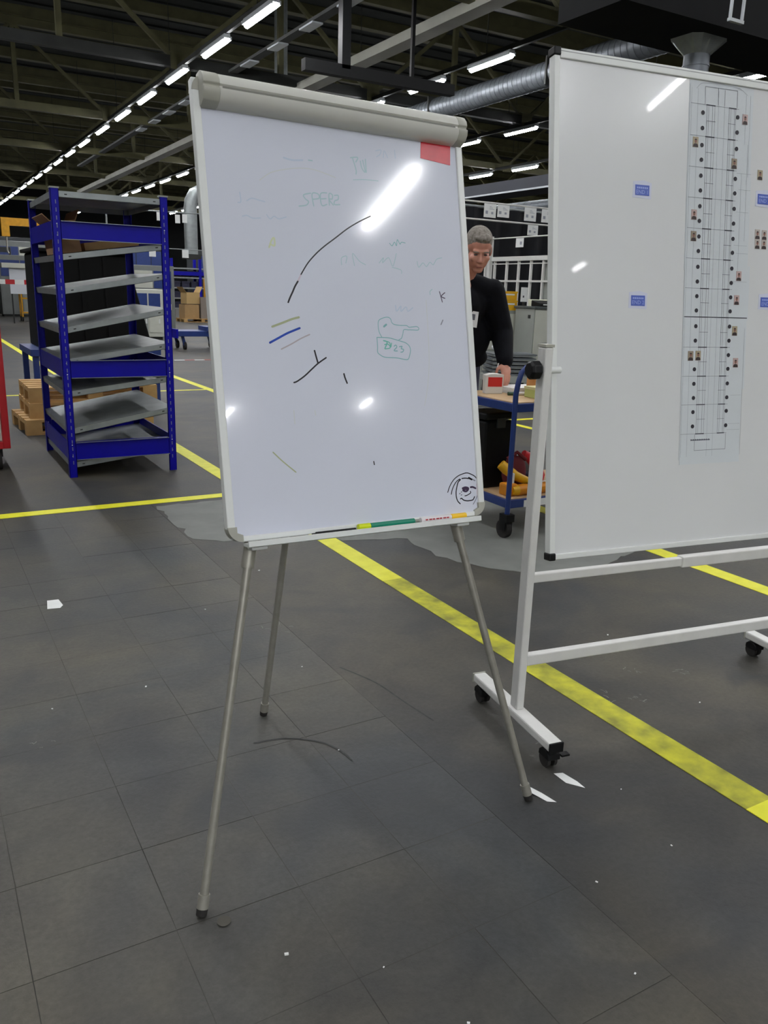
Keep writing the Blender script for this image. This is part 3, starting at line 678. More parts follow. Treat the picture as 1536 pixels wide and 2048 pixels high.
def hl(mb, x0, x1, y, t): mb.box(x0, x1, y-t/2, y+t/2, Z1, Z1+0.0001)
def vl(mb, x, y0, y1, t): mb.box(x-t/2, x+t/2, y0, y1, Z1, Z1+0.0001)
for i, y in enumerate(ROWSY):
    hl(ln, 0.490, 0.680, y, 0.0009)
    hl(th, 0.550, 0.586, y, 0.0032); hl(th, 0.640, 0.670, y, 0.0032)
    if i < len(ROWSY)-1:
        ym = (y+ROWSY[i+1])/2; hl(ln, 0.554, 0.588, ym, 0.0011); hl(ln, 0.638, 0.668, ym, 0.0011)
hl(th, 0.490, 0.748, 0.7535, 0.003)
for x, t in ((0.553, 0.001), (0.560, 0.0007), (0.575, 0.0009), (0.584, 0.0007), (0.641, 0.001), (0.648, 0.0007), (0.663, 0.0009), (0.668, 0.0007)): vl(ln, x, 0.375, 1.4045, t)
for x in (0.493, 0.517, 0.598, 0.622): vl(gr, x, 0.30, 1.45, 0.0007)
for x, a, b in ((0.700, 0.9, 1.21), (0.726, 1.2, 1.45), (0.722, 1.0, 1.30), (0.740, 0.30, 0.72), (0.486, 0.29, 1.46), (0.708, 1.3, 1.45)): vl(gr, x, a, b, 0.0008)
for x0, x1, y in ((0.68, 0.74, 1.21), (0.69, 0.74, 1.16), (0.685, 0.735, 1.09), (0.68, 0.735, 0.985), (0.69, 0.74, 0.96), (0.68, 0.74, 0.87), (0.69, 0.735, 0.50), (0.685, 0.735, 0.405), (0.68, 0.735, 0.385)): hl(gr, x0, x1, y, 0.0008)
for q in ([(0.545, 1.458), (0.672, 1.459)], [(0.545, 1.405), (0.545, 1.458)], [(0.672, 1.407), (0.672, 1.459)], [(0.596, 1.408), (0.596, 1.459)], [(0.622, 1.408), (0.622, 1.455)], [(0.548, 0.373), (0.548, 0.320)], [(0.548, 0.320), (0.677, 0.321)], [(0.677, 0.321), (0.677, 0.373)]):
    ln.ribbon(q, 0.0012, Z1+0.0001)
gr.ribbon([(0.511, 1.449), (0.525, 1.463), (0.544, 1.468), (0.60, 1.471), (0.67, 1.468), (0.69, 1.463), (0.712, 1.450)], 0.0012, Z1+0.0001)
ln.box(0.532, 0.612, 0.353, 0.356, Z1, Z1+0.0001)
for k in range(9): ln.box(0.532+k*0.009, 0.537+k*0.009, 0.3525, 0.3575, Z1, Z1+0.0001)
ln.build('printed_lines', mat('grey_print', (96, 100, 110), 0.7), PL); tag(th.build('printed_bars', mat('dark_print', (60, 62, 70), 0.7), PL), kind='stuff'); gr.build('faint_lines', mat('faint_print', (158, 164, 170), 0.7), PL)
DL = [1.38, 1.334, 1.283, 1.239, 1.191, 1.146, 1.098, 1.053, 1.005, 0.96, 0.911, 0.865, 0.819, 0.774, 0.724, 0.678, 0.586, 0.539, 0.493, 0.447, 0.40]
DR = [1.38, 1.334, 1.284, 1.192, 1.147, 1.099, 1.053, 1.005, 0.961, 0.911, 0.865, 0.819, 0.774, 0.725, 0.679, 0.632, 0.587, 0.539, 0.493, 0.448, 0.40]
dm = MB(); dm.lathe([(0.0067, 0.0), (0.0067, 0.0006)], n=14); dot_me = dm.mesh('printed_dot'); dot_me.materials.append(mat('dot_print', (44, 42, 50), 0.6))
for x, ys in ((0.538, DL), (0.676, DR)):
    for y in ys:
        o = link(dot_me, 'printed_dot', None, PL); o.matrix_local = PX @ Matrix.Translation((x, y, Z1))
# portrait photos (tiny anonymous prints)
PH = [((0.706, 1.376), 1, 'beside the top right dot of the plan'), ((0.513, 1.29), 0, 'at the upper left margin of the plan'), ((0.669, 1.238), 2, 'covering a dot in the right column'), ((0.778, 1.212), 0, 'alone on the board above the right blue tag'), ((0.516, 1.071), 1, 'on the left margin, upper of two close photos'), ((0.517, 1.005), 2, 'on the left margin, lower of two close photos'),
      ((0.778, 1.025), 3, 'top left of the block of four'), ((0.807, 1.024), 3, 'top right of the block of four'), ((0.779, 0.994), 3, 'bottom left of the block of four'), ((0.807, 0.994), 3, 'bottom right of the block of four'),
      ((0.706, 0.888), 1, 'with pinkish tint right of the right dots'), ((0.701, 0.811), 1, 'just above the bold cross line, right side'), ((0.698, 0.711), 0, 'just below the bold cross line, right side'), ((0.521, 0.629), 2, 'left one of the touching pair'), ((0.551, 0.630), 0, 'right one of the touching pair'), ((0.707, 0.607), 1, 'lowest on the right side of the plan')]
PB = [(168, 156, 130), (190, 166, 162), (150, 138, 120), (186, 178, 170)]
for (x, y), k, lab in PH:
    T, X = onboard('portrait_photo', 'tiny portrait photo ' + lab, 'photo', x, y-0.016, 'tiny portrait photos on the large whiteboard')
    z = 0.0013 if x < 0.76 else 0.0003
    MB(X).box(x-0.0105, x+0.0105, y-0.0155, y+0.0155, z, z+0.0009).build('photo_card', mat('photo_ground_%d' % k, PB[k], 0.4), T)
    pm_ = MB(X); pm_.slab([(x-0.0095, y-0.015), (x+0.0095, y-0.015), (x+0.0085, y-0.0075), (x+0.004, y-0.0045), (x-0.004, y-0.0045), (x-0.0085, y-0.0075)], z+0.0009, z+0.0011)
    pm_.build('shoulders_print', mat('photo_dark', (58, 48, 48), 0.5), T)
    hm = MB(X); hm.slab([(x+0.0042*math.cos(a), y+0.0025+0.0058*math.sin(a)) for a in [2*math.pi*q/12 for q in range(12)]], z+0.0011, z+0.0013); hm.build('head_print', mat('photo_skin', (136, 96, 84), 0.5), T)
    am = MB(X); am.slab([(x+0.0045*math.cos(a), y+0.0055+0.0042*math.sin(a)) for a in [math.pi*q/8 for q in range(9)]], z+0.0013, z+0.0014); am.build('hair_print', MATS['photo_dark'], T)
# blue magnetic tags
for (x0, x1, y0, y1, rot, n_, lab) in ((0.291, 0.343, 1.115, 1.146, 0.0, '1', 'upper left of the board'), (0.285, 0.337, 0.783, 0.815, 0.0, '2', 'lower left of the board'), (0.772, 0.826, 1.121, 1.153, 0.0, '2', 'upper right, right of the plan'), (0.803, 0.857, 0.791, 0.823, 0.0, '2', 'lower right, right of the plan')):
    xm, ym = (x0+x1)/2, (y0+y1)/2
    T, X = onboard('name_tag', 'blue lettered tag on white backing, ' + lab, 'tag', xm, y0-0.008, 'blue tags on the large whiteboard')
    MB(X).slab([(x0-0.009, y0-0.007), (x1+0.007, y0-0.009), (x1+0.009, y1+0.007), (xm+0.006, y1+0.014), (x0-0.007, y1+0.009)], 0.0002, 0.0008).build('backing', mat('tag_backing', (206, 210, 226), 0.5), T)
    MB(X).box(x0, x1, y0, y1, 0.0008, 0.0018).build('blue_plate', mat('tag_blue', (84, 104, 188), 0.45), T, bevel=0.0004)
    tx = MB(X); add_text(tx, 'END ' + n_, 0.0165, xm, ym-0.006, 0.0020)
    for k in range(6): tx.box(x0+0.006+k*0.007, x0+0.011+k*0.007, y1-0.011, y1-0.006, 0.0018, 0.0020)
    tx.build('lettering', mat('tag_letters', (160, 176, 226), 0.5), T)

# ================================================================== PAPER SCRAPS
def scrap(label, poly, z=0.0, tilt=None):
    cx = sum(p[0] for p in poly)/len(poly); cy = sum(p[1] for p in poly)/len(poly)
    mb = MB(); n = len(poly)
    vs = [(p[0]-cx, p[1]-cy, 0.0006+(p[2] if len(p) > 2 else 0)) for p in poly]; vt = [(a, b, c+0.0007) for a, b, c in vs]
    mb.add(vs+vt, [tuple(range(n-1, -1, -1)), tuple(range(n, 2*n))]+[(i, (i+1) % n, n+(i+1) % n, n+i) for i in range(n)])
    return tag(mb.build('paper_scrap', M_paper, None, (cx, cy, z)), label, 'paper', 'paper scraps on the floor')
scrap('square white paper scrap alone on the left floor', [(0.418, 3.64), (0.470, 3.63), (0.487, 3.66), (0.480, 3.74), (0.432, 3.745)])
scrap('pointed white paper scrap leaning at the right easel foot', [(1.435, 1.60, 0.004), (1.447, 1.615, 0.008), (1.475, 1.555), (1.484, 1.50), (1.462, 1.515)])
scrap('torn white paper scrap in front of the whiteboard caster', [(1.575, 1.615), (1.602, 1.605), (1.610, 1.55), (1.608, 1.515), (1.575, 1.56)])
cr = MB()
for x, y, s_ in ((1.04, 3.34, .006), (0.62, 2.72, .008), (1.45, 3.73, .010), (1.05, 2.03, .005), (1.70, 1.46, .004), (1.35, 1.20, .006), (1.19, 2.62, .006), (0.83, 1.02, .006), (0.75, 1.22, .004), (2.50, 2.32, .008), (2.36, 1.72, .006), (1.63, 1.21, .005), (0.3, 2.7, .006), (1.95, 0.98, .006), (1.22, 0.95, .005), (2.6, 1.2, .006), (0.58, 1.35, .009)):
    a = random.random()*3; xf = Matrix.Translation((x, y, 0.0004)) @ Matrix.Rotation(a, 4, 'Z'); cr.box(-s_/2, s_/2, -s_/3, s_/3, 0, s_*0.3, xf=xf)
tag(cr.build('floor_crumbs', M_paper), 'tiny pale crumbs scattered over the grey floor', 'debris', kind='stuff')
T = tag(MB().lathe([(0.010, 0), (0.016, 0.001), (0.016, 0.002), (0.009, 0.0025)], n=20).build('plastic_disc', mat('clear_plastic_disc', (84, 82, 76), 0.15), None, (0.492, 1.505, 0.0003), smooth=True), 'small clear plastic disc beside the left easel foot', 'disc')

# ================================================================== BLUE FLOW RACK
RK = thing('flow_rack', 'tall blue boltless rack with seven tilted grey metal shelves', 'rack', (1.35, 6.83, 0))
RX, RY = 0.4, 0.58
slot_me = None
def upright(x, y, sx, sy):
    mb = MB(); mb.box(min(x, x-sx*0.055), max(x, x-sx*0.055), min(y, y-sy*0.003), max(y, y-sy*0.003), 0, 2.02)
    mb.box(min(x, x-sx*0.003), max(x, x-sx*0.003), min(y, y-sy*0.05), max(y, y-sy*0.05), 0, 2.02)
    mb.box(min(x-sx*0.055, x-sx*0.052), max(x-sx*0.055, x-sx*0.052), min(y, y-sy*0.018), max(y, y-sy*0.018), 0, 2.02)
    o = mb.build('upright', M_blue, RK)
    sl = MB()
    for k in range(36):
        z = 0.10+0.052*k
        sl.box(x-sx*0.031-0.003, x-sx*0.031+0.003, y+sy*0.0002-0.0012, y+sy*0.0002+0.0012, z, z+0.026)
        sl.box(x-0.0012, x+0.0012, y-sy*0.028-0.003, y-sy*0.028+0.003, z, z+0.026)
    tag(sl.build('slot_row', mat('slot_dark', (112, 118, 150), 0.6), o), kind='stuff')
    MB().box(min(x+sx*0.004, x-sx*0.058), max(x+sx*0.004, x-sx*0.058), min(y+sy*0.004, y-sy*0.055), max(y+sy*0.004, y-sy*0.055), 2.02, 2.03).build('cap', M_grey, o)
for sx in (-1, 1):
    for sy in (-1, 1): upright(sx*RX, sy*RY, sx, sy)
for sy in (-1, 1):
    for z0, z1 in ((1.69, 1.81), (0.735, 0.86), (0.135, 0.265)):
        y = sy*(RY-0.006)
        b = MB().box(-RX+0.056, RX-0.056, y-0.006, y+0.006, z0, z1).box(-RX+0.056, RX-0.056, y-0.022, y+0.022, z1-0.006, z1).box(-RX+0.056, RX-0.056, y-0.022, y+0.022, z0, z0+0.005).build('beam', M_blue, RK)
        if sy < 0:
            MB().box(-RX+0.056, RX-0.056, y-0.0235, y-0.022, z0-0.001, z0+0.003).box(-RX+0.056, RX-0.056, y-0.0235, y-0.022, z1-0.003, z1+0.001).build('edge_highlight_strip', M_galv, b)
        for sx in (-1, 1):
            for zz_ in (z0+0.025, z1-0.02): MB().lathe([(0.006, 0), (0.006, 0.004), (0.003, 0.006)], xf=Matrix.Translation((sx*(RX-0.03), y-0.001, zz_)) @ Matrix.Rotation(math.pi/2, 4, 'X'), n=8).build('bolt', M_alu, b)
for sx in (-1, 1):
    for z0, z1 in ((1.69, 1.81), (0.735, 0.86), (0.135, 0.265)):
        x = sx*(RX-0.008); MB().box(x-0.004, x+0.004, -RY+0.056, RY-0.056, z0, z1).build('side_beam', M_blue, RK)
def shelf(zl, zr, yf=0.0, tilt=True):
    mb = MB(); x0, x1 = -RX+0.012, RX-0.012; y0, y1 = -RY+0.008, RY-0.008; t = 0.042
    a = math.atan2(zr-zl, x1-x0); L = math.hypot(zr-zl, x1-x0)
    xf = Matrix.Translation((x0, 0, zl)) @ Matrix.Rotation(-a, 4, 'Y')
    mb.box(0, L, y0, y1, -0.003, 0, xf=xf)
    for q in ((0, L, y0, y0+0.003), (0, L, y1-0.003, y1), (0, 0.003, y0, y1), (L-0.003, L, y0, y1)): mb.box(q[0], q[1], q[2], q[3], -t, -0.003, xf=xf)
    mb.box(0, L, y0, y0+0.02, -t, -t+0.003, xf=xf)
    o = mb.build('shelf', M_galv, RK); 
    sl = MB()
    for q in (0.08, L-0.09): sl.box(q, q+0.018, y0-0.0006, y0, -0.024, -0.017, xf=xf)
    sl.build('rivet_slots', M_darksteel, o)
for zl, zr in ((2.005, 2.005), (1.585, 1.70), (1.355, 1.49), (1.085, 1.24), (0.865, 0.985), (0.635, 0.735), (0.36, 0.50), (0.11, 0.20)): shelf(zl, zr)

# boxes on the second shelf
def carton(name, label, loc, rz, sx, sy, sz, m=M_card, flaps=True, cat='box', group=None, tilt=0.0):
    T = thing(name, label, cat, loc, rz, group); T.rotation_euler[1] = tilt
    t = 0.006
    MB().box(-sx/2, sx/2, -sy/2, sy/2, 0, t).box(-sx/2, -sx/2+t, -sy/2, sy/2, t, sz).box(sx/2-t, sx/2, -sy/2, sy/2, t, sz).box(-sx/2+t, sx/2-t, -sy/2, -sy/2+t, t, sz).box(-sx/2+t, sx/2-t, sy/2-t, sy/2, t, sz).build('box_body', m, T)
    if flaps:
        for s_, an in ((-1, 0.7), (1, 0.5)):
            xf = Matrix.Translation((s_*sx/2, 0, sz)) @ Matrix.Rotation(s_*an, 4, 'Y')
            MB(xf).box(-0.003, 0.003, -sy/2, sy/2, 0, sx*0.45).build('flap', m, T)
    return T
sl_t = -math.atan2(0.115, 0.776)
carton('cardboard_box', 'open brown cardboard box leaning at the left of the upper rack shelf', (1.10, 6.78, 1.612), 0.0, 0.17, 0.5, 0.22, tilt=sl_t+0.0)
carton('cardboard_box', 'flat tan cardboard box lying behind the top blue beam', (1.42, 6.85, 1.662), 0.0, 0.40, 0.5, 0.055, mat('tan_card', (168, 136, 92), 0.85, var=0.06), flaps=False, tilt=sl_t)
# ------------------------------------------------------------------ black tapered container on a blue table behind the rack
T = thing('work_table', 'blue steel table standing behind the rack', 'table', (1.85, 10.1, 0))
MB().box(-0.7, 0.7, -0.5, 0.5, 0.62, 0.69).build('table_top', M_bluet, T)
for x in (-0.65, 0.65):
    for y in (-0.45, 0.45): MB().box(x-0.03, x+0.03, y-0.03, y+0.03, 0, 0.62).build('leg', M_bluet, T)
MB().box(-0.62, 0.62, -0.46, -0.44, 0.2, 0.25).build('stretcher', M_bluet, T)
T = thing('plastic_container', 'large black tapered plastic container seen through the rack shelves', 'container', (1.85, 10.1, 0.69))
mb = MB(); b0 = [(-0.58, -0.48), (0.62, -0.48), (0.62, 0.48), (-0.58, 0.48)]; t0 = [(-0.58, -0.42), (0.38, -0.42), (0.38, 0.42), (-0.58, 0.42)]
mb.add([(x, y, 0) for x, y in b0]+[(x, y, 1.02) for x, y in t0], [(3,2,1,0),(4,5,6,7),(0,1,5,4),(1,2,6,5),(2,3,7,6),(3,0,4,7)])
mb.build('container_body', M_matteblack, T, bevel=0.02)
MB().box(-0.62, 0.42, -0.46, 0.46, 1.02, 1.06).build('rim', M_matteblack, T, bevel=0.01)
for x in (-0.35, -0.1, 0.15): MB().bar((x, -0.49, 0.05), (x-0.02, -0.425, 1.0), 0.04, 0.02, (0,1,0)).build('rib', M_matteblack, T)
# ------------------------------------------------------------------ stacked pallets behind the rack
def pallet(label, loc, rz=0.0, m=M_wood, L=1.2, W=0.8):
    T = thing('wooden_pallet', label, 'pallet', loc, rz, 'wooden pallets')
    for y in (-W/2+0.05, 0, W/2-0.05):
        MB().box(-L/2, L/2, y-0.05, y+0.05, 0, 0.022).build('bottom_board', m, T)
        for x in (-L/2+0.07, 0, L/2-0.07): MB().box(x-0.07, x+0.07, y-0.05, y+0.05, 0.022, 0.10).build('block', m, T)
    for x in (-L/2+0.07, 0, L/2-0.07): MB().box(x-0.07, x+0.07, -W/2, W/2, 0.10, 0.122).build('cross_board', m, T)
    for k in range(5):
        y = -W/2+0.06+k*(W-0.12)/4; MB().box(-L/2, L/2, y-0.06, y+0.06, 0.122, 0.144).build('top_board', m, T)
    return T
pallet('wooden pallet lying lowest on the floor behind the rack', (1.47, 8.62, 0), 0.05)
pallet('wooden pallet in the middle of the stack behind the rack', (1.54, 8.68, 0.144), 0.0)
pallet('wooden pallet on top of the stack behind the rack', (1.55, 8.70, 0.288), 0.0)

# ------------------------------------------------------------------ red cage trolley at the left edge
T = thing('cage_trolley', 'red framed trolley with pale side panel at the left picture edge', 'trolley', (0.18, 7.0, 0))
for x in (-0.4, 0.4):
    for y in (-0.3, 0.3): MB().box(x-0.025, x+0.025, y-0.025, y+0.025, 0.17, 1.36).build('post', M_red, T, bevel=0.004)
for z in (0.17, 1.31):
    for y in (-0.3, 0.3): MB().box(-0.375, 0.375, y-0.025, y+0.025, z, z+0.05).build('rail', M_red, T)
    for x in (-0.4, 0.4): MB().box(x-0.025, x+0.025, -0.275, 0.275, z, z+0.05).build('rail', M_red, T)
MB().box(-0.37, 0.37, -0.30, -0.285, 0.23, 0.52).build('panel', M_cream, T)
MB().box(-0.37, 0.37, -0.30, -0.285, 0.53, 1.30).build('panel', M_black, T)
MB().box(-0.37, 0.37, -0.27, 0.27, 0.175, 0.20).build('deck', M_darksteel, T)
for x in (-0.34, 0.34):
    for y in (-0.24, 0.24):
        c = MB().box(x-0.03, x+0.03, y-0.03, y+0.03, 0.10, 0.17).build('caster', M_black, T); MB().tube((x-0.02, y, 0.07), (x+0.02, y, 0.07), 0.07, n=16).build('wheel', M_rubber, c, smooth=True)
T = thing('carry_case', 'black case with a white lid sticking out above the red trolley', 'case', (0.50, 7.0, 1.362))
T.location = (0.42, 7.0, 1.362)
MB().box(-0.2, 0.2, -0.14, 0.14, 0, 0.09).build('case_body', M_black, T, bevel=0.02); MB().box(-0.18, 0.18, -0.12, 0.12, 0.09, 0.13).build('lid', M_cream, T, bevel=0.015)

# ================================================================== TROLLEY WITH TOOLS
TX, TY = 3.0, 3.67; TL_, TD = 1.0, 0.62; TZ = 0.81
TR = thing('tool_trolley', 'blue two-deck trolley with plywood decks and black casters', 'trolley', (TX+TL_/2, TY+TD/2, 0))
def tb_(x0, x1, y0, y1, z0, z1): return MB().box(x0-TL_/2, x1-TL_/2, y0-TD/2, y1-TD/2, z0, z1)
for z in (TZ, 0.235):
    tb_(0.02, TL_-0.02, 0.02, TD-0.02, z-0.02, z).build('plywood_deck', M_ply, TR)
    for b in ((0, TL_, 0, 0.025), (0, TL_, TD-0.025, TD), (0, 0.025, 0.025, TD-0.025), (TL_-0.025, TL_, 0.025, TD-0.025)):
        tb_(b[0], b[1], b[2], b[3], z-0.055, z-0.006).build('deck_rail', M_bluet, TR, bevel=0.003)
for x in (0, TL_):
    for y in (0, TD):
        sx = -1 if x == 0 else 1
        px, py = x-TL_/2, y-TD/2
        if y == 0:
            pts = [(px, py, 0.13), (px, py, 0.86), (px+sx*-0.012, py-0.0, 0.93), (px-sx*0.03, py, 0.985), (px-sx*0.065, py, 1.015)]
        else: pts = [(px, py, 0.13), (px, py, 0.80)]
        MB().path(pts, 0.016, n=10).build('post', M_bluet, TR, smooth=True)
        c = MB().box(px-0.03, px+0.03, py-0.035, py+0.035, 0.105, 0.15).box(px-0.028, px-0.022, py-0.02, py+0.03, 0.05, 0.105).box(px+0.022, px+0.028, py-0.02, py+0.03, 0.05, 0.105).build('caster', M_black, TR)
        MB().tube((px-0.018, py+0.02, 0.055), (px+0.018, py+0.02, 0.055), 0.055, n=18).build('wheel', M_rubber, c, smooth=True)
MB().tube((-TL_/2+0.065, -TD/2, 1.015), (TL_/2-0.065, -TD/2, 1.015), 0.016, n=10).build('push_handle', M_bluet, TR, smooth=True)
MB().box(-0.38, -0.16, -TD/2-0.004, -TD/2-0.001, 0.18, 0.222).build('white_label', M_paper, TR)
# --- on the top deck
T = thing('label_holder', 'white curved plastic holder with a red label on the trolley', 'holder', (3.17, 4.11, TZ))
vs = []; 
prof2 = [(-0.058, 0.0), (-0.062, 0.115), (-0.03, 0.124), (0.0, 0.126), (0.03, 0.124), (0.060, 0.118), (0.055, 0.0)]
M2 = Matrix.Rotation(-0.3, 4, 'Z')
mb = MB(M2); n_ = len(prof2); mb.add([(a, -0.03, b) for a, b in prof2]+[(a, 0.03, b) for a, b in prof2], [tuple(range(n_)), tuple(range(2*n_-1, n_-1, -1))]+[((i+1) % n_, i, n_+i, n_+(i+1) % n_) for i in range(n_)])
mb.build('holder_body', mat('white_plastic_soft', (224, 222, 216), 0.45), T, bevel=0.004)
MB(M2).box(-0.044, 0.048, -0.0325, -0.030, 0.045, 0.103).build('red_label', mat('red_label_print', (206, 40, 34), 0.5), T)
T = thing('paper_stack', 'stack of white sheets in front of the man on the trolley', 'paper', (3.42, 4.13, TZ), -0.1)
for k in range(6): MB().box(-0.15+0.002*k, 0.15-0.001*k, -0.10+0.002*(k % 2), 0.10, 0.006*k, 0.006*k+0.0056).build('sheet_bundle', M_paper, T)
T = thing('marker_pen', 'white marker with a dark green cap lying on the trolley', 'pen', (3.27, 3.97, TZ), -0.25)
MB().tube((-0.03, 0, 0.011), (0.06, 0, 0.011), 0.011, n=12).build('barrel', mat('white_plastic', (226, 222, 222), 0.4), T, smooth=True)
MB().tube((-0.075, 0, 0.011), (-0.03, 0, 0.011), 0.0115, n=12).build('cap', mat('dark_green_plastic', (40, 70, 50), 0.4), T, smooth=True)
T = thing('tape_box', 'low pale green box at the trolley front edge', 'box', (3.39, 3.83, TZ)); MB().box(-0.13, 0.13, -0.08, 0.08, 0, 0.062).build('box_body', mat('pale_green_card', (176, 184, 110), 0.7, var=0.06), T, bevel=0.004); MB().box(-0.132, 0.132, -0.082, 0.082, 0.050, 0.066).build('lid', mat('pale_yellow_card', (206, 200, 150), 0.7), T)
T = thing('wooden_block', 'upright orange wooden block behind the pale green box', 'block', (3.44, 3.98, TZ)); MB().box(-0.07, 0.07, -0.05, 0.05, 0, 0.185).build('block_body', mat('orange_wood', (206, 146, 84), 0.6, rgb2=(190, 128, 66), scale=12), T, bevel=0.006); MB().box(-0.06, 0.06, -0.052, -0.05, 0.02, 0.05).build('paper_strip', M_ply, T)
# --- on the lower deck
LZ = 0.235
T = thing('tool_case', 'large black plastic case standing on the lower trolley deck', 'case', (3.14, 4.11, LZ))
MB().box(-0.11, 0.11, -0.14, 0.14, 0, 0.42).build('case_body', M_black, T, bevel=0.012); MB().box(-0.12, 0.12, -0.15, 0.15, 0.43, 0.475).build('lid', M_black, T, bevel=0.012); MB().box(-0.03, 0.03, -0.155, -0.14, 0.38, 0.44).build('latch', mat('dark_grey_plastic', (52, 54, 54), 0.5), T)
M_tool = mat('yellow_tool_plastic', (220, 168, 20), 0.45, var=0.08); M_otool = mat('orange_tool_plastic', (206, 130, 20), 0.45, var=0.1)
T = thing('power_drill', 'yellow power tool lying at the front left of the lower deck', 'tool', (3.12, 3.79, LZ))
MB().path([(-0.06, 0.05, 0.18), (-0.03, 0.03, 0.15), (0.02, 0.0, 0.11), (0.09, -0.01, 0.08), (0.13, -0.01, 0.06)], [0.03, 0.034, 0.03, 0.026, 0.022], n=12).build('grip', M_tool, T, smooth=True)
MB().box(-0.08, 0.0, -0.06, 0.03, 0.0, 0.075).build('battery', M_otool, T, bevel=0.012); MB().box(-0.035, -0.012, -0.032, -0.008, 0.075, 0.135).build('silver_plate', M_alu, T)
T = thing('tool_tube', 'orange cylindrical tool lying along the front of the lower deck', 'tool', (3.24, 3.74, LZ))
MB().tube((-0.12, 0, 0.034), (0.16, 0.0, 0.034), 0.034, n=16).build('barrel', M_otool, T, smooth=True); MB().tube((-0.16, 0, 0.034), (-0.12, 0, 0.034), 0.026, 0.034, n=16).build('nose', M_tool, T, smooth=True); MB().tube((-0.04, 0, 0.034), (-0.01, 0, 0.034), 0.036, n=16).build('band', M_black, T, smooth=True)
T = thing('red_pouch', 'dark red pouch slumped beside the black case', 'bag', (3.20, 3.88, LZ+0.0))
mb = MB(); mb.sphere((0, 0, 0.11), 0.085, 0.06, 0.11); mb.build('pouch_body', mat('dark_red_cloth', (96, 18, 26), 0.8, var=0.15), T, smooth=True); MB().path([(-0.06, 0, 0.20), (0.0, -0.02, 0.24), (0.07, -0.02, 0.19)], 0.012).build('strap', mat('dark_red_strap', (110, 30, 36), 0.8), T, smooth=True)
T = thing('red_power_tool', 'bright red tool body leaning behind the trolley post', 'tool', (3.37, 3.93, LZ))
MB().path([(-0.06, 0, 0.215), (-0.02, 0, 0.19), (0.04, -0.01, 0.13), (0.07, -0.02, 0.06), (0.075, -0.02, 0.02)], [0.02, 0.03, 0.036, 0.034, 0.02], n=12).build('tool_body', mat('bright_red_plastic', (206, 36, 44), 0.4), T, smooth=True); MB().box(-0.05, 0.05, -0.02, 0.04, 0, 0.09).build('dark_base', mat('navy_plastic', (24, 26, 48), 0.5), T, bevel=0.01)
T = thing('spray_bottle', 'small white bottle with yellow band on the lower deck', 'bottle', (3.375, 3.80, LZ))
mb = MB(Matrix.Translation((0, 0, 0.03)) @ Matrix.Rotation(math.pi/2, 4, 'Y')); mb.lathe([(0.024, -0.06), (0.028, -0.05), (0.028, 0.02), (0.016, 0.035), (0.012, 0.05)], n=16); mb.build('bottle_body', mat('white_plastic_soft', (224, 222, 216), 0.45), T, smooth=True)
MB().tube((-0.045, 0, 0.03), (-0.03, 0, 0.03), 0.0292, n=16).build('band', M_tool, T, smooth=True)
T = thing('red_cloth', 'crumpled bright red cloth on the lower deck near the whiteboard', 'cloth', (3.50, 3.80, LZ))
mb = MB()
for k, (x, y, z, a, b, c) in enumerate(((0, 0, .03, .09, .06, .035), (.03, .02, .055, .06, .04, .03), (-.05, -.01, .045, .05, .05, .03), (.06, -.02, .04, .05, .03, .025))): mb.sphere((x, y, z), a, b, c)
mb.build('cloth_folds', mat('red_cloth_weave', (190, 28, 42), 0.8, var=0.15, scale=20), T, smooth=True)
T = thing('plastic_bag', 'clear plastic bag of small parts at the back of the lower deck', 'bag', (3.45, 4.07, LZ)); mb = MB(); mb.sphere((0, 0, 0.09), 0.09, 0.07, 0.09); mb.sphere((0.06, -0.02, 0.06), 0.06, 0.05, 0.06); mb.build('bag_body', mat('hazy_plastic', (140, 148, 146), 0.25), T, smooth=True); MB().path([(-0.02, -0.02, 0.175), (0.02, -0.03, 0.2), (0.07, -0.02, 0.17)], 0.008).build('bag_neck', M_darksteel, T, smooth=True)

# ================================================================== MAN
def remesh(mb, voxel, smooth_it=4):
    me = mb.mesh('tmp'); o = bpy.data.objects.new('tmp', me); col.objects.link(o)
    md = o.modifiers.new('r', 'REMESH'); md.mode = 'VOXEL'; md.voxel_size = voxel
    ms = o.modifiers.new('s', 'SMOOTH'); ms.iterations = smooth_it; ms.factor = 0.5
    dg = bpy.context.evaluated_depsgraph_get(); dg.update()
    out = bpy.data.meshes.new_from_object(o.evaluated_get(dg))
    bpy.data.objects.remove(o); bpy.data.meshes.remove(me)
    for p in out.polygons: p.use_smooth = True
    out.materials.clear()
    return out
def cap(mb, a, b, r1, r2, n=14):
    a, b = Vector(a), Vector(b); mb.tube(a, b, r1, r2, n=n); mb.sphere(a, r1, n=n, m=8); mb.sphere(b, r2, n=n, m=8)
MAN = thing('person', 'grey-haired man in a dark navy jacket bent over the trolley, holding a pen', 'person', (3.155, 4.51, 0), -0.33)
HC = Vector((0.055, -0.19, 1.675))
HR = (Matrix.Rotation(math.radians(-6), 3, 'Z') @ Matrix.Rotation(math.radians(26), 3, 'X'))   # look down and to the viewer's right
def hp(x, y, z): return HC+HR @ Vector((x, y, z))
NECK = Vector((0.0, -0.06, 1.50)); CH = Vector((0.0, -0.03, 1.36)); PEL = Vector((0, 0.10, 0.99))
SH = {-1: Vector((-0.205, -0.02, 1.425)), 1: Vector((0.215, -0.02, 1.425))}
EL = {-1: Vector((-0.29, -0.06, 1.17)), 1: Vector((0.30, -0.02, 1.17))}
WR = {-1: Vector((-0.20, -0.30, 0.955)), 1: Vector((0.275, -0.20, 0.99))}
HIP = {-1: Vector((-0.10, 0.10, 0.96)), 1: Vector((0.10, 0.10, 0.96))}
KN = {-1: Vector((-0.115, 0.07, 0.52)), 1: Vector((0.115, 0.09, 0.52))}
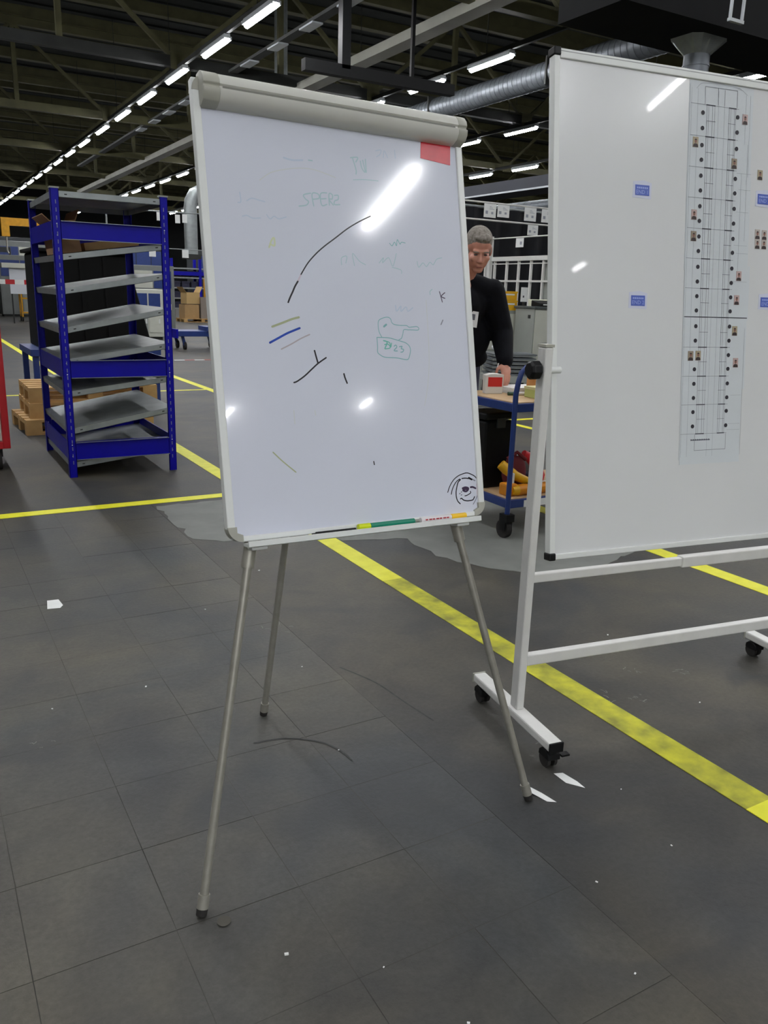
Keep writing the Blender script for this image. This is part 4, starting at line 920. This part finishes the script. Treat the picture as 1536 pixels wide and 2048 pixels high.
AN = {-1: Vector((-0.12, 0.12, 0.09)), 1: Vector((0.13, 0.12, 0.09))}
bd = MB()
# head: cranium, jaw, brow, nose, chin, ears, neck
bd.sphere(hp(0, 0.012, 0.045), 0.079, 0.098, 0.090, n=24, m=16, rot=HR)
bd.sphere(hp(0, -0.022, -0.035), 0.066, 0.074, 0.085, n=20, m=14, rot=HR)
bd.sphere(hp(0, -0.066, -0.098), 0.032, 0.024, 0.022, rot=HR)
bd.sphere(hp(0, -0.076, 0.026), 0.054, 0.018, 0.013, rot=HR)
for s_ in (-1, 1):
    bd.sphere(hp(s_*0.040, -0.068, -0.022), 0.024, 0.020, 0.022, rot=HR)
    bd.sphere(hp(s_*0.080, 0.012, -0.010), 0.009, 0.019, 0.033, rot=HR)
cap(bd, hp(0, -0.088, 0.012), hp(0, -0.106, -0.026), 0.009, 0.014)
for s_ in (-1, 1): bd.sphere(hp(s_*0.012, -0.096, -0.032), 0.010, 0.011, 0.009, rot=HR)
bd.sphere(hp(0, -0.086, -0.062), 0.026, 0.012, 0.008, rot=HR); bd.sphere(hp(0, -0.084, -0.074), 0.022, 0.012, 0.008, rot=HR)
cap(bd, hp(0, 0.03, -0.05), NECK, 0.055, 0.062)
cap(bd, NECK, CH, 0.07, 0.10)
bd.sphere((0, -0.0, 1.33), 0.155, 0.10, 0.17, n=20, m=14); cap(bd, CH, PEL, 0.11, 0.12)
for s_ in (-1, 1):
    cap(bd, NECK+Vector((s_*0.05, 0, -0.02)), SH[s_], 0.055, 0.055)
    cap(bd, SH[s_], EL[s_], 0.052, 0.042); cap(bd, EL[s_], WR[s_], 0.042, 0.028)
    cap(bd, HIP[s_], KN[s_], 0.085, 0.058); cap(bd, KN[s_], AN[s_], 0.056, 0.036)
    cap(bd, AN[s_], AN[s_]+Vector((0.01, -0.13, -0.045)), 0.036, 0.028)
    # hand: palm, four bent fingers and a thumb from the side of the palm
    ax = (WR[s_]-EL[s_]).normalized(); ax = (ax+Vector((0, -0.1, -0.55))).normalized()
    side = Vector((-s_*1.0, -0.25, 0.1)); side = (side-ax*side.dot(ax)).normalized(); palmn = ax.cross(side).normalized()
    if palmn.y < 0: palmn = -palmn
    pc = WR[s_]+ax*0.052
    rotm = Matrix((side, palmn, ax)).transposed()
    bd.sphere(pc, 0.041, 0.017, 0.050, n=14, m=10, rot=rotm)
    cap(bd, WR[s_], WR[s_]+ax*0.03, 0.027, 0.024)
    for q, (off, l1, l2, l3) in enumerate(((0.030, .038, .024, .019), (0.011, .044, .028, .020), (-0.009, .041, .026, .019), (-0.028, .032, .021, .017))):
        p0 = pc+side*off+ax*0.040; dirn = ax
        for q2, L_ in enumerate((l1, l2, l3)):
            dirn = (dirn+palmn*(0.40, 0.62, 0.55)[q2]*(1 if q > 0 else 0.75)).normalized()
            p1 = p0+dirn*L_; cap(bd, p0, p1, 0.0088-0.0006*q2, 0.0084-0.0008*q2, n=8); p0 = p1
    t0 = pc+side*0.034-ax*0.018; t1 = t0+(side*0.62+ax*0.65+palmn*0.35).normalized()*0.036; t2 = t1+(ax*0.85+palmn*0.55-side*0.1).normalized()*0.030
    cap(bd, t0, t1, 0.0125, 0.0105, n=8); cap(bd, t1, t2, 0.0102, 0.0085, n=8)
    if s_ == 1: GRIP = t2+palmn*0.006; GAX = ax; GS = side; GP = palmn
M_skin = mat('skin', (206, 150, 130), 0.55, rgb2=(190, 128, 108), scale=14)
body = link(remesh(bd, 0.0052, 3), 'body', M_skin, MAN)
# face details
M_eye = mat('eye_dark', (60, 50, 48), 0.3)
for s_ in (-1, 1):
    e = MB(); e.sphere(hp(s_*0.030, -0.080, 0.004), 0.0125, 0.0065, 0.0052, rot=HR); e.build('eye', M_eye, MAN, smooth=True)
    e = MB(); e.sphere(hp(s_*0.030, -0.089, 0.024), 0.021, 0.006, 0.0045, rot=HR); e.build('eyebrow', mat('grey_brow', (120, 108, 98), 0.9), MAN, smooth=True)
e = MB(); e.sphere(hp(0, -0.0965, -0.068), 0.022, 0.004, 0.0028, rot=HR); e.build('mouth', mat('lip_line', (140, 76, 70), 0.6), MAN, smooth=True)
# hair: cap of short grey hair
hm = MB(); hm.sphere(hp(0, 0.020, 0.056), 0.083, 0.101, 0.086, n=24, m=16, rot=HR)
for s_ in (-1, 1): hm.sphere(hp(s_*0.060, 0.03, 0.002), 0.024, 0.055, 0.06, rot=HR)
hm.sphere(hp(0, 0.062, -0.01), 0.066, 0.05, 0.07, rot=HR); hm.sphere(hp(0.01, -0.052, 0.098), 0.054, 0.036, 0.026, rot=HR)
link(remesh(hm, 0.006, 4), 'hair', mat('short_grey_hair', (104, 97, 88), 0.9, rgb2=(146, 140, 132), scale=60, bump=0.6), MAN)
# jacket with sleeves and collar
jk = MB(); jk.sphere((0, -0.0, 1.36), 0.205, 0.135, 0.16, n=24, m=16); cap(jk, CH+Vector((0, 0.01, -0.02)), PEL+Vector((0, -0.01, 0.06)), 0.15, 0.155, n=20)
jk.sphere((0.02, 0.05, 1.14), 0.225, 0.145, 0.22, n=24, m=16); jk.sphere((0.02, 0.09, 1.0), 0.225, 0.15, 0.10, n=24, m=14)
for s_ in (-1, 1):
    cap(jk, NECK+Vector((s_*0.05, 0.01, -0.02)), SH[s_]+Vector((0, 0, 0.0)), 0.068, 0.078)
    cap(jk, SH[s_], EL[s_], 0.088, 0.078); cap(jk, EL[s_], WR[s_]-(WR[s_]-EL[s_]).normalized()*0.012, 0.078, 0.054)
cap(jk, NECK+Vector((0, 0.01, 0.0)), NECK+Vector((0, 0.0, 0.035)), 0.080, 0.074)
link(remesh(jk, 0.009, 5), 'jacket', mat('navy_jacket', (9, 10, 16), 0.9, var=0.3, scale=18, bump=0.25, spec=0.2), MAN)
bb = MB(); bb.path([NECK+Vector((0.072*math.sin(a), -0.0+0.068*-math.cos(a), 0.052-0.03*math.cos(a)*0.6)) for a in [2*math.pi*k/20 for k in range(21)]], 0.011); bb.build('collar', mat('dark_collar', (14, 15, 24), 0.9, spec=0.2), MAN, smooth=True)
MB().path([(0.0, -0.135, 1.44), (0.0, -0.150, 1.36), (0.0, -0.135, 1.25), (0, -0.105, 1.1)], 0.004).build('zip', mat('zip_dark', (48, 50, 58), 0.4), MAN)
bx_ = Matrix.Translation((0.055, -0.155, 1.255)) @ Matrix.Rotation(0.12, 4, 'Y') @ Matrix.Rotation(-0.12, 4, 'X')
o = MB(bx_).box(-0.032, 0.032, -0.002, 0.001, -0.05, 0.05).build('name_badge', mat('badge_card', (216, 216, 214), 0.4), MAN)
MB(bx_).box(-0.02, 0.012, -0.0028, -0.002, -0.005, 0.032).build('badge_print', mat('badge_print_grey', (90, 92, 100), 0.5), o)
tr = MB(); tr.sphere((0, 0.11, 0.96), 0.175, 0.125, 0.10, n=20, m=12)
for s_ in (-1, 1): cap(tr, HIP[s_], KN[s_], 0.102, 0.078); cap(tr, KN[s_], AN[s_]+Vector((0, 0, 0.0)), 0.078, 0.066)
link(remesh(tr, 0.011, 4), 'trousers', mat('blue_grey_trousers', (60, 64, 84), 0.85, var=0.15, scale=20, bump=0.2), MAN)
for s_ in (-1, 1):
    sh_ = MB(); a = AN[s_]; sh_.sphere(a+Vector((0, 0.015, -0.045)), 0.045, 0.06, 0.045); sh_.sphere(a+Vector((0.008, -0.10, -0.055)), 0.047, 0.09, 0.034); sh_.box(a.x-0.042, a.x+0.05, a.y-0.17, a.y+0.065, 0.002, 0.024)
    link(remesh(sh_, 0.008, 3), 'shoe', M_black, MAN)
# pen held in the hand: a thing of its own
PT = thing('ballpoint_pen', 'white pen held upright in the hand of the man', 'pen', MAN.location+Matrix.Rotation(-0.33, 3, 'Z') @ GRIP)
pd = (Vector((0.25, 0.05, 0.9))).normalized()
MB().tube(-pd*0.055, pd*0.075, 0.0048, n=10).build('barrel', mat('white_plastic', (226, 222, 222), 0.4), PT, smooth=True); MB().tube(-pd*0.068, -pd*0.055, 0.0015, 0.0048, n=10).build('tip', M_leg, PT, smooth=True)

# ================================================================== BACKGROUND, RIGHT (behind the man)
T = thing('counter_cabinet', 'tall grey counter cabinet with dark top behind the man', 'cabinet', (8.5, 9.82, 0))
MB().box(-0.42, 0.42, -0.22, 0.22, 0.02, 1.24).build('cabinet_body', M_grey, T, bevel=0.006)
MB().box(-0.40, 0.40, -0.235, -0.222, 0.06, 1.22).build('front_panel', M_cream, T)
MB().box(-0.44, 0.44, -0.25, 0.24, 1.24, 1.275).build('counter_top', mat('dark_counter', (74, 80, 80), 0.45), T, bevel=0.006)
MB().box(-0.428, -0.42, -0.14, -0.09, 1.10, 1.15).build('lock', M_darksteel, T)
T = thing('document_tray', 'dark sloping document tray on the counter cabinet', 'tray', (8.36, 9.72, 1.275))
mb = MB(); mb.prism([(-0.12, 0.0), (-0.12, 0.05), (0.1, 0.09), (0.1, 0.0)], -0.17, 0.25); mb.build('tray_body', M_black, T, bevel=0.01); MB().box(-0.12, -0.04, -0.123, -0.12, 0.02, 0.035).build('tray_label', M_paper, T)
tag(MB().prism([(-0.09, 0.0), (-0.09, 0.03), (0.1, 0.10), (0.1, 0.0)], -0.12, 0.25).build('paper_pad', mat('cream_paper', (224, 226, 204), 0.7), None, (8.40, 9.90, 1.275)), 'cream paper pad lying behind the dark tray', 'paper')
T = thing('card_display', 'white card on a thin stand on the counter', 'sign', (8.15, 9.95, 1.275))
MB().box(-0.06, 0.06, -0.004, 0.004, 0.06, 0.27).build('card', M_paper, T); MB().box(-0.01, 0.01, -0.02, 0.02, 0, 0.06).build('stand', M_darksteel, T); MB().box(-0.025, 0.0, -0.0055, -0.004, 0.12, 0.15).build('card_print', mat('dark_print', (74, 76, 84), 0.7), T)
T = thing('side_cabinet', 'low grey cabinet carrying the yellow crates', 'cabinet', (7.90, 10.32, 0))
MB().box(-0.36, 0.36, -0.22, 0.22, 0, 1.20).build('cabinet_body', M_grey, T, bevel=0.006)
for z0, z1 in ((0.05, 0.58), (0.62, 1.15)): MB().box(-0.34, 0.34, -0.228, -0.221, z0, z1).build('drawer_front', M_cream, T)
def crate(label, loc, sx, sy, sz, m, grp):
    T = thing('plastic_crate', label, 'crate', loc, 0, grp)
    mb = MB(); t = 0.01
    mb.box(-sx/2, sx/2, -sy/2, sy/2, 0, t); mb.box(-sx/2, -sx/2+t, -sy/2, sy/2, t, sz); mb.box(sx/2-t, sx/2, -sy/2, sy/2, t, sz); mb.box(-sx/2+t, sx/2-t, -sy/2, -sy/2+t, t, sz); mb.box(-sx/2+t, sx/2-t, sy/2-t, sy/2, t, sz)
    mb.build('crate_body', m, T)
    MB().box(-sx/2-0.008, sx/2+0.008, -sy/2-0.008, -sy/2+0.002, sz-0.025, sz).box(-sx/2-0.008, -sx/2+0.002, -sy/2, sy/2, sz-0.025, sz).build('rim', m, T)
    MB().box(-sx/2+0.05, sx/2-0.05, -sy/2-0.003, -sy/2-0.0005, sz*0.55, sz*0.72).build('label_strip', M_paper, T)
    return T
M_crate = mat('yellow_crate_plastic', (222, 170, 26), 0.45, var=0.08)
crate('yellow plastic crate lying lower on the low grey cabinet', (7.90, 10.29, 1.20), 0.52, 0.36, 0.15, M_crate, 'yellow crates behind the man')
crate('yellow plastic crate stacked uppermost beside the card display', (7.94, 10.31, 1.352), 0.46, 0.34, 0.13, M_crate, 'yellow crates behind the man')
T = thing('waste_bin', 'round grey waste bin with dark opening in front of the cabinet', 'bin', (7.72, 8.75, 0))
MB().lathe([(0.13, 0), (0.16, 0.70), (0.165, 0.80), (0.15, 0.80), (0.145, 0.72)], n=24).build('bin_body', M_grey, T, smooth=True); MB().lathe([(0.148, 0.765), (0.148, 0.775)], n=24).build('bag_liner', M_black, T)
T = thing('tray_cart', 'low cart carrying a stack of flat grey trays behind the man', 'cart', (7.15, 8.95, 0), -0.35)
MB().box(-0.33, 0.33, -0.25, 0.25, 0.28, 0.36).build('cart_deck', M_grey, T)
for x in (-0.28, 0.28):
    for y in (-0.2, 0.2): c = MB().box(x-0.02, x+0.02, y-0.02, y+0.02, 0.1, 0.28).build('leg', M_darksteel, T); MB().tube((x-0.015, y, 0.05), (x+0.015, y, 0.05), 0.05, n=14).build('wheel', M_rubber, c)
for k in range(6):
    T = thing('flat_tray', ['flat grey tray at the bottom of the tray stack', 'flat grey tray second from the bottom of the stack', 'flat grey tray third from the bottom of the stack', 'flat grey tray fourth from the bottom of the stack', 'flat grey tray fifth from the bottom of the stack', 'flat grey tray on top of the tray stack'][k], 'tray', (7.15+0.01*(k % 2), 8.95, 0.36+0.052*k), -0.35, 'flat grey trays on the low cart')
    MB().box(-0.30, 0.30, -0.22, 0.22, 0, 0.02).build('tray_base', M_galv, T); MB().box(-0.31, 0.31, -0.23, 0.23, 0.02, 0.036).build('tray_rim', mat('tray_rim_grey', (96, 102, 106), 0.5), T)
tag(MB().sphere((0, 0, 0.035), 0.14, 0.12, 0.06).sphere((0.10, 0.03, 0.05), 0.10, 0.1, 0.06).build('plastic_wrap', mat('white_film', (220, 224, 224), 0.4), None, (7.0, 8.95, 0.70), smooth=True), 'crumpled white film on top of the tray stack', 'wrapping')
# tube frame with hanging papers
T = thing('kanban_frame', 'white tube frame with hanging paper cards behind the man', 'frame', (9.0, 11.0, 0))
for z in (2.82, 2.56): MB().tube((-2.4, 0, z), (1.9, 0, z), 0.014, n=10).build('card_rail', M_whitetube, T, smooth=True)
for x in (-2.4, 1.9): MB().tube((x, 0, 0), (x, 0, 2.9), 0.02, n=10).build('post', M_whitetube, T, smooth=True)
MB().tube((0, 1.0, 2.36), (0, -1.4, 2.36), 0.012, n=10).build('side_rail', M_whitetube, T, smooth=True)
MB().box(-0.035, 0.035, 0.95, 1.02, 0, 2.40).build('square_post', M_whitetube, T)
MB().box(-0.03, 0.03, -1.45, -1.39, 0, 2.40).build('square_post', M_whitetube, T)
def card(label, x0, x1, z0, z1, y=10.985):
    T = thing('paper_card', label, 'paper', ((x0+x1)/2, y, z0), 0.03, 'paper cards hanging on the tube frame'); w_, h_ = (x1-x0)/2, z1-z0
    MB().box(-w_, w_, -0.002, 0.002, 0, h_).build('sheet', M_paper, T)
    p = MB(); p.box(-w_*0.75, -w_*0.35, -0.0035, -0.002, h_*0.25, h_*0.48)
    for k in range(3): p.box(-w_*0.1, w_*0.7-0.03*k, -0.0035, -0.002, h_*(0.6+0.09*k), h_*(0.63+0.09*k))
    p.box(w_*0.2, w_*0.55, -0.0035, -0.002, h_*0.25, h_*0.42)
    p.build('print', mat('pale_print', (150, 154, 164), 0.7), T)
card('white paper card hanging leftmost on the top rail', 8.07, 8.31, 2.60, 2.805); card('white paper card second from the left on the top rail', 8.335, 8.575, 2.62, 2.805)
card('white paper card third on the top rail, above the small card', 8.88, 9.13, 2.60, 2.805); card('white paper card next to the whiteboard edge on the top rail', 9.24, 9.50, 2.60, 2.805)
card('single white paper card on the second rail', 8.97, 9.19, 2.385, 2.545)
T = thing('paper_card', 'small white card hanging on the lowest rail', 'paper', (8.985, 11.18, 2.20), math.pi/2, 'paper cards hanging on the tube frame')
MB().box(-0.1, 0.1, -0.002, 0.002, 0, 0.145).build('sheet', M_paper, T); MB().box(-0.06, -0.01, 0.002, 0.0035, 0.04, 0.09).build('print', mat('pale_print', (150, 154, 164), 0.7), T)
T = thing('glazed_partition', 'white framed partition with thin bars behind the counter', 'partition', (9.05, 10.9, 0))
MB().box(-0.04, 0.04, -1.5, 1.3, 1.99, 2.06).build('top_rail', M_whitetube, T); MB().box(-0.02, 0.02, -1.5, 1.3, 1.935, 1.95).build('under_rail', M_whitetube, T)
MB().box(-0.025, 0.025, -1.5, 1.3, 1.645, 1.675).build('mid_rail', M_whitetube, T); MB().box(-0.03, 0.03, -1.5, 1.3, 0.05, 0.12).build('bottom_rail', M_whitetube, T)
for y in (-1.47, -0.9, -0.6, -0.29, 0.02, 0.34, 0.66, 1.0, 1.27): MB().box(-0.018, 0.018, y-0.018, y+0.018, 0.0, 1.99).build('bar', M_whitetube, T)
MB().box(0.03, 0.035, -1.5, -0.3, 0.12, 2.0).build('grey_panel', M_grey, T)
T = thing('curtain', 'black curtain hanging behind the white partition', 'curtain', (10.2, 13.2, 0))
cv = []; n_ = 70
for k in range(n_+1):
    x = -3.2+7.4*k/n_; y = 0.06*math.sin(k*1.3); cv.append((x, y))
mb = MB(); mb.add([(x, y, 0.02) for x, y in cv]+[(x, y, 3.0) for x, y in cv], [(k, k+1, n_+2+k, n_+1+k) for k in range(n_)])
mb.build('cloth', M_curtain, T, smooth=True); MB().tube((-3.25, 0, 3.02), (4.25, 0, 3.02), 0.025).build('curtain_rail', M_galv, T)
for x in (-3.2, 0.5, 4.2): MB().tube((x, 0.1, 0), (x, 0.1, 3.0), 0.03).build('support_post', M_darksteel, T)

# ================================================================== BACKGROUND, LEFT AND FAR
T = thing('screen_panel', 'white screen panel standing left of the blue rack', 'panel', (3.95, 31.0, 0))
MB().box(-0.72, 1.0, -0.02, 0.02, 0.98, 1.82).build('panel', mat('white_panel', (206, 210, 216), 0.5), T)
for x in (-0.68, 0.96): MB().box(x-0.02, x+0.02, -0.02, 0.02, 0, 0.98).build('leg', M_darksteel, T)
tag(MB().box(-0.55, 0.6, -0.15, 0.15, 0, 0.16).build('light_box', M_cream, None, (3.55, 31.0, 1.82), bevel=0.01), 'long pale box lying on top of the white screen panel', 'box')
T = thing('barrier_board', 'red and white striped barrier board left of the rack', 'barrier', (3.0, 28.5, 0))
for k in range(8): MB().box(-0.7+0.27*k, -0.43+0.27*k, -0.015, 0.015, 1.30, 1.44).build('stripe', (M_red if k % 2 == 0 else M_paper), T)
for x in (-0.6, 1.35): MB().box(x-0.02, x+0.02, 0.02, 0.06, 0, 1.44).build('post', M_darksteel, T)
T = thing('yellow_cart', 'yellow tubular cart standing in the aisle left of the rack', 'cart', (4.25, 33.0, 0))
for x in (-0.5, 0.5):
    for y in (-0.3, 0.3):
        p = MB().box(x-0.025, x+0.025, y-0.025, y+0.025, 0.16, 1.02).build('post', M_yellow, T); MB().tube((x-0.02, y, 0.08), (x+0.02, y, 0.08), 0.08, n=14).build('wheel', M_rubber, p)
for z in (0.28, 0.78, 0.98):
    for y in (-0.3, 0.3): MB().box(-0.5, 0.5, y-0.02, y+0.02, z, z+0.045).build('rail', M_yellow, T)
MB().box(-0.48, 0.48, -0.28, 0.28, 0.30, 0.33).build('deck', M_ply, T); MB().box(-0.48, 0.48, -0.28, 0.28, 1.0, 1.025).build('upper_deck', M_grey, T)
tag(carton('cardboard_box', 'small cardboard box on the yellow cart', (4.0, 32.95, 1.025), 0.1, 0.32, 0.3, 0.42, flaps=False)); tag(crate('dark blue plastic crate beside the small cardboard box', (4.5, 33.0, 1.025), 0.45, 0.4, 0.28, M_blue, 'crates'))
T = thing('jib_crane', 'orange yellow jib arm on a post left of the rack', 'crane', (4.6, 31.5, 0))
MB().box(-0.08, 0.08, -0.08, 0.08, 0, 3.4).build('mast', M_darksteel, T); MB().box(-1.35, 0.4, -0.1, 0.1, 3.2, 3.45).build('arm', M_yellow, T); MB().box(-1.45, -1.2, -0.14, 0.14, 2.85, 3.45).build('trolley_block', M_yellow, T); MB().path([(-1.3, 0, 2.85), (-1.31, 0, 2.4), (-1.27, 0, 2.3)], 0.025).build('hook', M_leg, T)

# blue rack, pallet, cart in the gap between the rack and the flipchart
T = thing('storage_rack', 'distant blue storage rack with rows of dark bins', 'rack', (11.9, 38.0, 0))
for x in (-1.3, 0, 1.3):
    for y in (-0.4, 0.4): MB().box(x-0.06, x+0.06, y-0.06, y+0.06, 0, 2.6).build('upright', M_blue, T)
for z in (0.4, 0.85, 1.3, 1.75, 2.15): MB().box(-1.3, 1.3, -0.45, 0.45, z, z+0.06).build('shelf', M_galv, T)
MB().box(-1.3, 1.3, -0.48, -0.44, 1.88, 2.05).build('beam', M_blue, T)
bin_me = MB().box(-0.17, 0.17, -0.3, 0.3, 0, 0.26).box(-0.19, 0.19, -0.33, -0.3, 0.2, 0.27).mesh('bin'); bin_me.materials.append(mat('dark_bin', (34, 36, 62), 0.5))
for j, z in enumerate((0.46, 0.91, 1.36, 1.81)):
    for i in range(6):
        o = link(bin_me, 'storage_bin', None, None, (11.9-1.07+0.43*i, 38.0, z)); tag(o, 'dark plastic bin, %s in the %s row of the distant blue rack' % (['leftmost', 'second', 'third', 'fourth', 'fifth', 'rightmost'][i], ['lowest', 'second lowest', 'second highest', 'highest'][j]), 'bin', 'dark bins on the distant blue rack')
pl = pallet('distant wooden pallet carrying cardboard boxes', (10.6, 33.8, 0), 0.05, M_wood, 1.6, 1.0)
carton('cardboard_box', 'large cardboard box on the distant pallet, left one', (10.2, 33.8, 0.144), 0.05, 0.6, 0.7, 0.55, mat('tan_card', (168, 136, 92), 0.85, var=0.06), flaps=False); carton('cardboard_box', 'grey wrapped box on the distant pallet, right one', (10.95, 33.8, 0.144), 0.0, 0.75, 0.8, 0.85, mat('wrapped_card', (132, 122, 112), 0.6), flaps=False); carton('cardboard_box', 'open cardboard box with raised flap on the distant pallet', (10.25, 33.75, 0.72), 0.2, 0.6, 0.5, 0.45, mat('light_card', (186, 156, 104), 0.85))
T = thing('yellow_column', 'yellow painted guard post beside the distant boxes', 'post', (11.55, 35.4, 0)); MB().box(-0.16, 0.16, -0.16, 0.16, 0, 1.75).build('post_body', M_yellow, T, bevel=0.02); MB().box(-0.25, 0.25, -0.25, 0.25, 0, 0.03).build('base_plate', M_darksteel, T)
T = thing('platform_cart', 'low blue platform cart between the rack and the flipchart', 'cart', (5.9, 19.0, 0))
MB().box(-0.55, 0.65, -0.4, 0.4, 0.30, 0.42).build('deck', M_bluet, T, bevel=0.01)
MB().box(-0.60, -0.55, -0.4, 0.4, 0.26, 0.46).build('end_rail', M_blue, T); MB().box(0.1, 0.75, -0.45, 0.2, 0.43, 0.52).build('raised_tray', M_bluet, T)
for x in (-0.38, 0.42):
    for y in (-0.3, 0.3): c = MB().bar((x, y, 0.1), (x-0.05, y, 0.30), 0.06, 0.06).build('caster_fork', M_bluet, T); MB().tube((x-0.025, y, 0.09), (x+0.025, y, 0.09), 0.09, n=14).build('wheel', M_rubber, c)
T = thing('vent_duct', 'vertical grey ventilation duct with elbow between rack and flipchart', 'duct', (6.75, 22.0, 0))
MB().path([(0, 0, 2.2), (0, 0, 3.35), (0.03, 0, 3.55), (0.12, 0, 3.72), (0.3, 0, 3.82), (2.4, 0, 3.85)], 0.17, n=16).build('duct_pipe', M_galv, T, smooth=True)
MB().path([(2.3, 0, 3.85), (2.5, 0, 3.95), (2.55, 0, 4.2), (2.55, 0, 8.8)], 0.17, n=16).build('riser', M_galv, T, smooth=True); MB().box(-0.2, 0.2, -0.2, 0.2, 2.1, 2.22).build('inlet_flange', M_darksteel, T)
T = thing('wire_card_frame', 'thin wire frame with hanging white cards left of the flipchart', 'frame', (5.7, 20.0, 0))
MB().tube((-1.5, 0, 3.05), (1.0, 0, 3.08), 0.014).build('wire', M_galv, T); MB().tube((-1.5, 0, 2.25), (1.0, 0, 2.25), 0.010).build('wire', M_galv, T)
for x in (-1.5, 1.0): MB().tube((x, 0, 0), (x, 0, 3.1), 0.02).build('post', M_galv, T)
for x, z0, w_, h_, lab in ((5.82, 2.83, .06, .19, 'narrow white card hanging first on the upper wire'), (5.99, 2.85, .06, .19, 'narrow white card hanging second on the upper wire'), (5.98, 2.06, .08, .18, 'white card hanging on the lower wire'), (5.40, 2.86, .07, .19, 'white card seen just left of the rack post'), (5.2, 2.05, .08, .17, 'white card behind the top rack beam')):
    T = thing('paper_card', lab, 'paper', (x, 19.98, z0), 0.1, 'white cards on the wire frame'); MB().box(-w_, w_, -0.004, 0.004, 0, h_).build('sheet', M_paper, T)
# distant machines and cabinets that fill the end of the hall
specs = [(4.3, 37.5, 1.6, 1.0, 2.4, 'g', 'grey machine cabinet behind the white screen panel'), (5.1, 26.0, 1.5, 1.0, 2.2, 'd', 'dark machine cabinet seen through the rack top'), (5.6, 22.5, 0.8, 0.8, 1.3, 'c', 'pale waist-high machine behind the rack'), (6.9, 27.0, 1.3, 1.0, 2.0, 'g', 'grey machine beside the vertical duct'),
         (3.2, 40.5, 2.2, 1.4, 2.8, 'd', 'dark enclosure far down the left aisle'), (7.0, 36.0, 2.4, 1.5, 2.8, 'd', 'dark enclosure behind the grey machine'), (5.0, 44.0, 3.5, 1.8, 3.2, 'g', 'large grey enclosure at the far end'), (10.5, 46.0, 4.0, 1.8, 3.4, 'd', 'large dark enclosure behind the distant rack'), (15.5, 44.0, 4.0, 1.8, 3.2, 'd', 'wide dark enclosure hidden behind the flipchart'), (20.5, 30.0, 4.0, 2.0, 3.3, 'd', 'wide dark enclosure behind the black curtain'), (14.5, 20.0, 3.0, 1.6, 2.9, 'd', 'dark enclosure right behind the curtain'), (26.0, 26.0, 4.0, 2.0, 3.3, 'd', 'dark enclosure at the far right'), (9.0, 58.0, 9.0, 2.0, 4.0, 'd', 'long dark enclosure closing the hall'), (22.0, 52.0, 9.0, 2.0, 4.0, 'd', 'long dark enclosure on the right closing the hall')]
mm = {'g': mat('machine_grey', (118, 122, 120), 0.5, var=0.1, scale=2), 'd': mat('machine_dark', (44, 48, 50), 0.6, var=0.25, scale=1.5), 'c': M_cream}
for x, y, sx, sy, sz, k, lab in specs:
    T = thing('machine_enclosure', lab, 'machine', (x, y, 0), 0, 'distant machines')
    MB().box(-sx/2, sx/2, -sy/2, sy/2, 0.08, sz).build('housing', mm[k], T, bevel=0.02); MB().box(-sx/2+0.05, sx/2-0.05, -sy/2+0.05, sy/2-0.05, 0, 0.08).build('plinth', M_darksteel, T)
    nd = max(2, int(sx/0.8))
    for q in range(nd):
        a = -sx/2+0.06+q*(sx-0.12)/nd; b = a+(sx-0.12)/nd-0.04
        dd = MB().box(a, b, -sy/2-0.02, -sy/2-0.001, 0.2, sz*0.62).build('door', (M_grey if (q+len(lab)) % 3 == 0 else mm[k]), T)
        MB().box(b-0.06, b-0.03, -sy/2-0.045, -sy/2-0.02, sz*0.33, sz*0.42).build('handle', M_alu, dd)
        MB().box(a, b, -sy/2-0.015, -sy/2-0.001, sz*0.66, sz*0.92).build('window_pane', (M_cream if (q+len(lab)) % 4 == 1 else M_bluet), T)
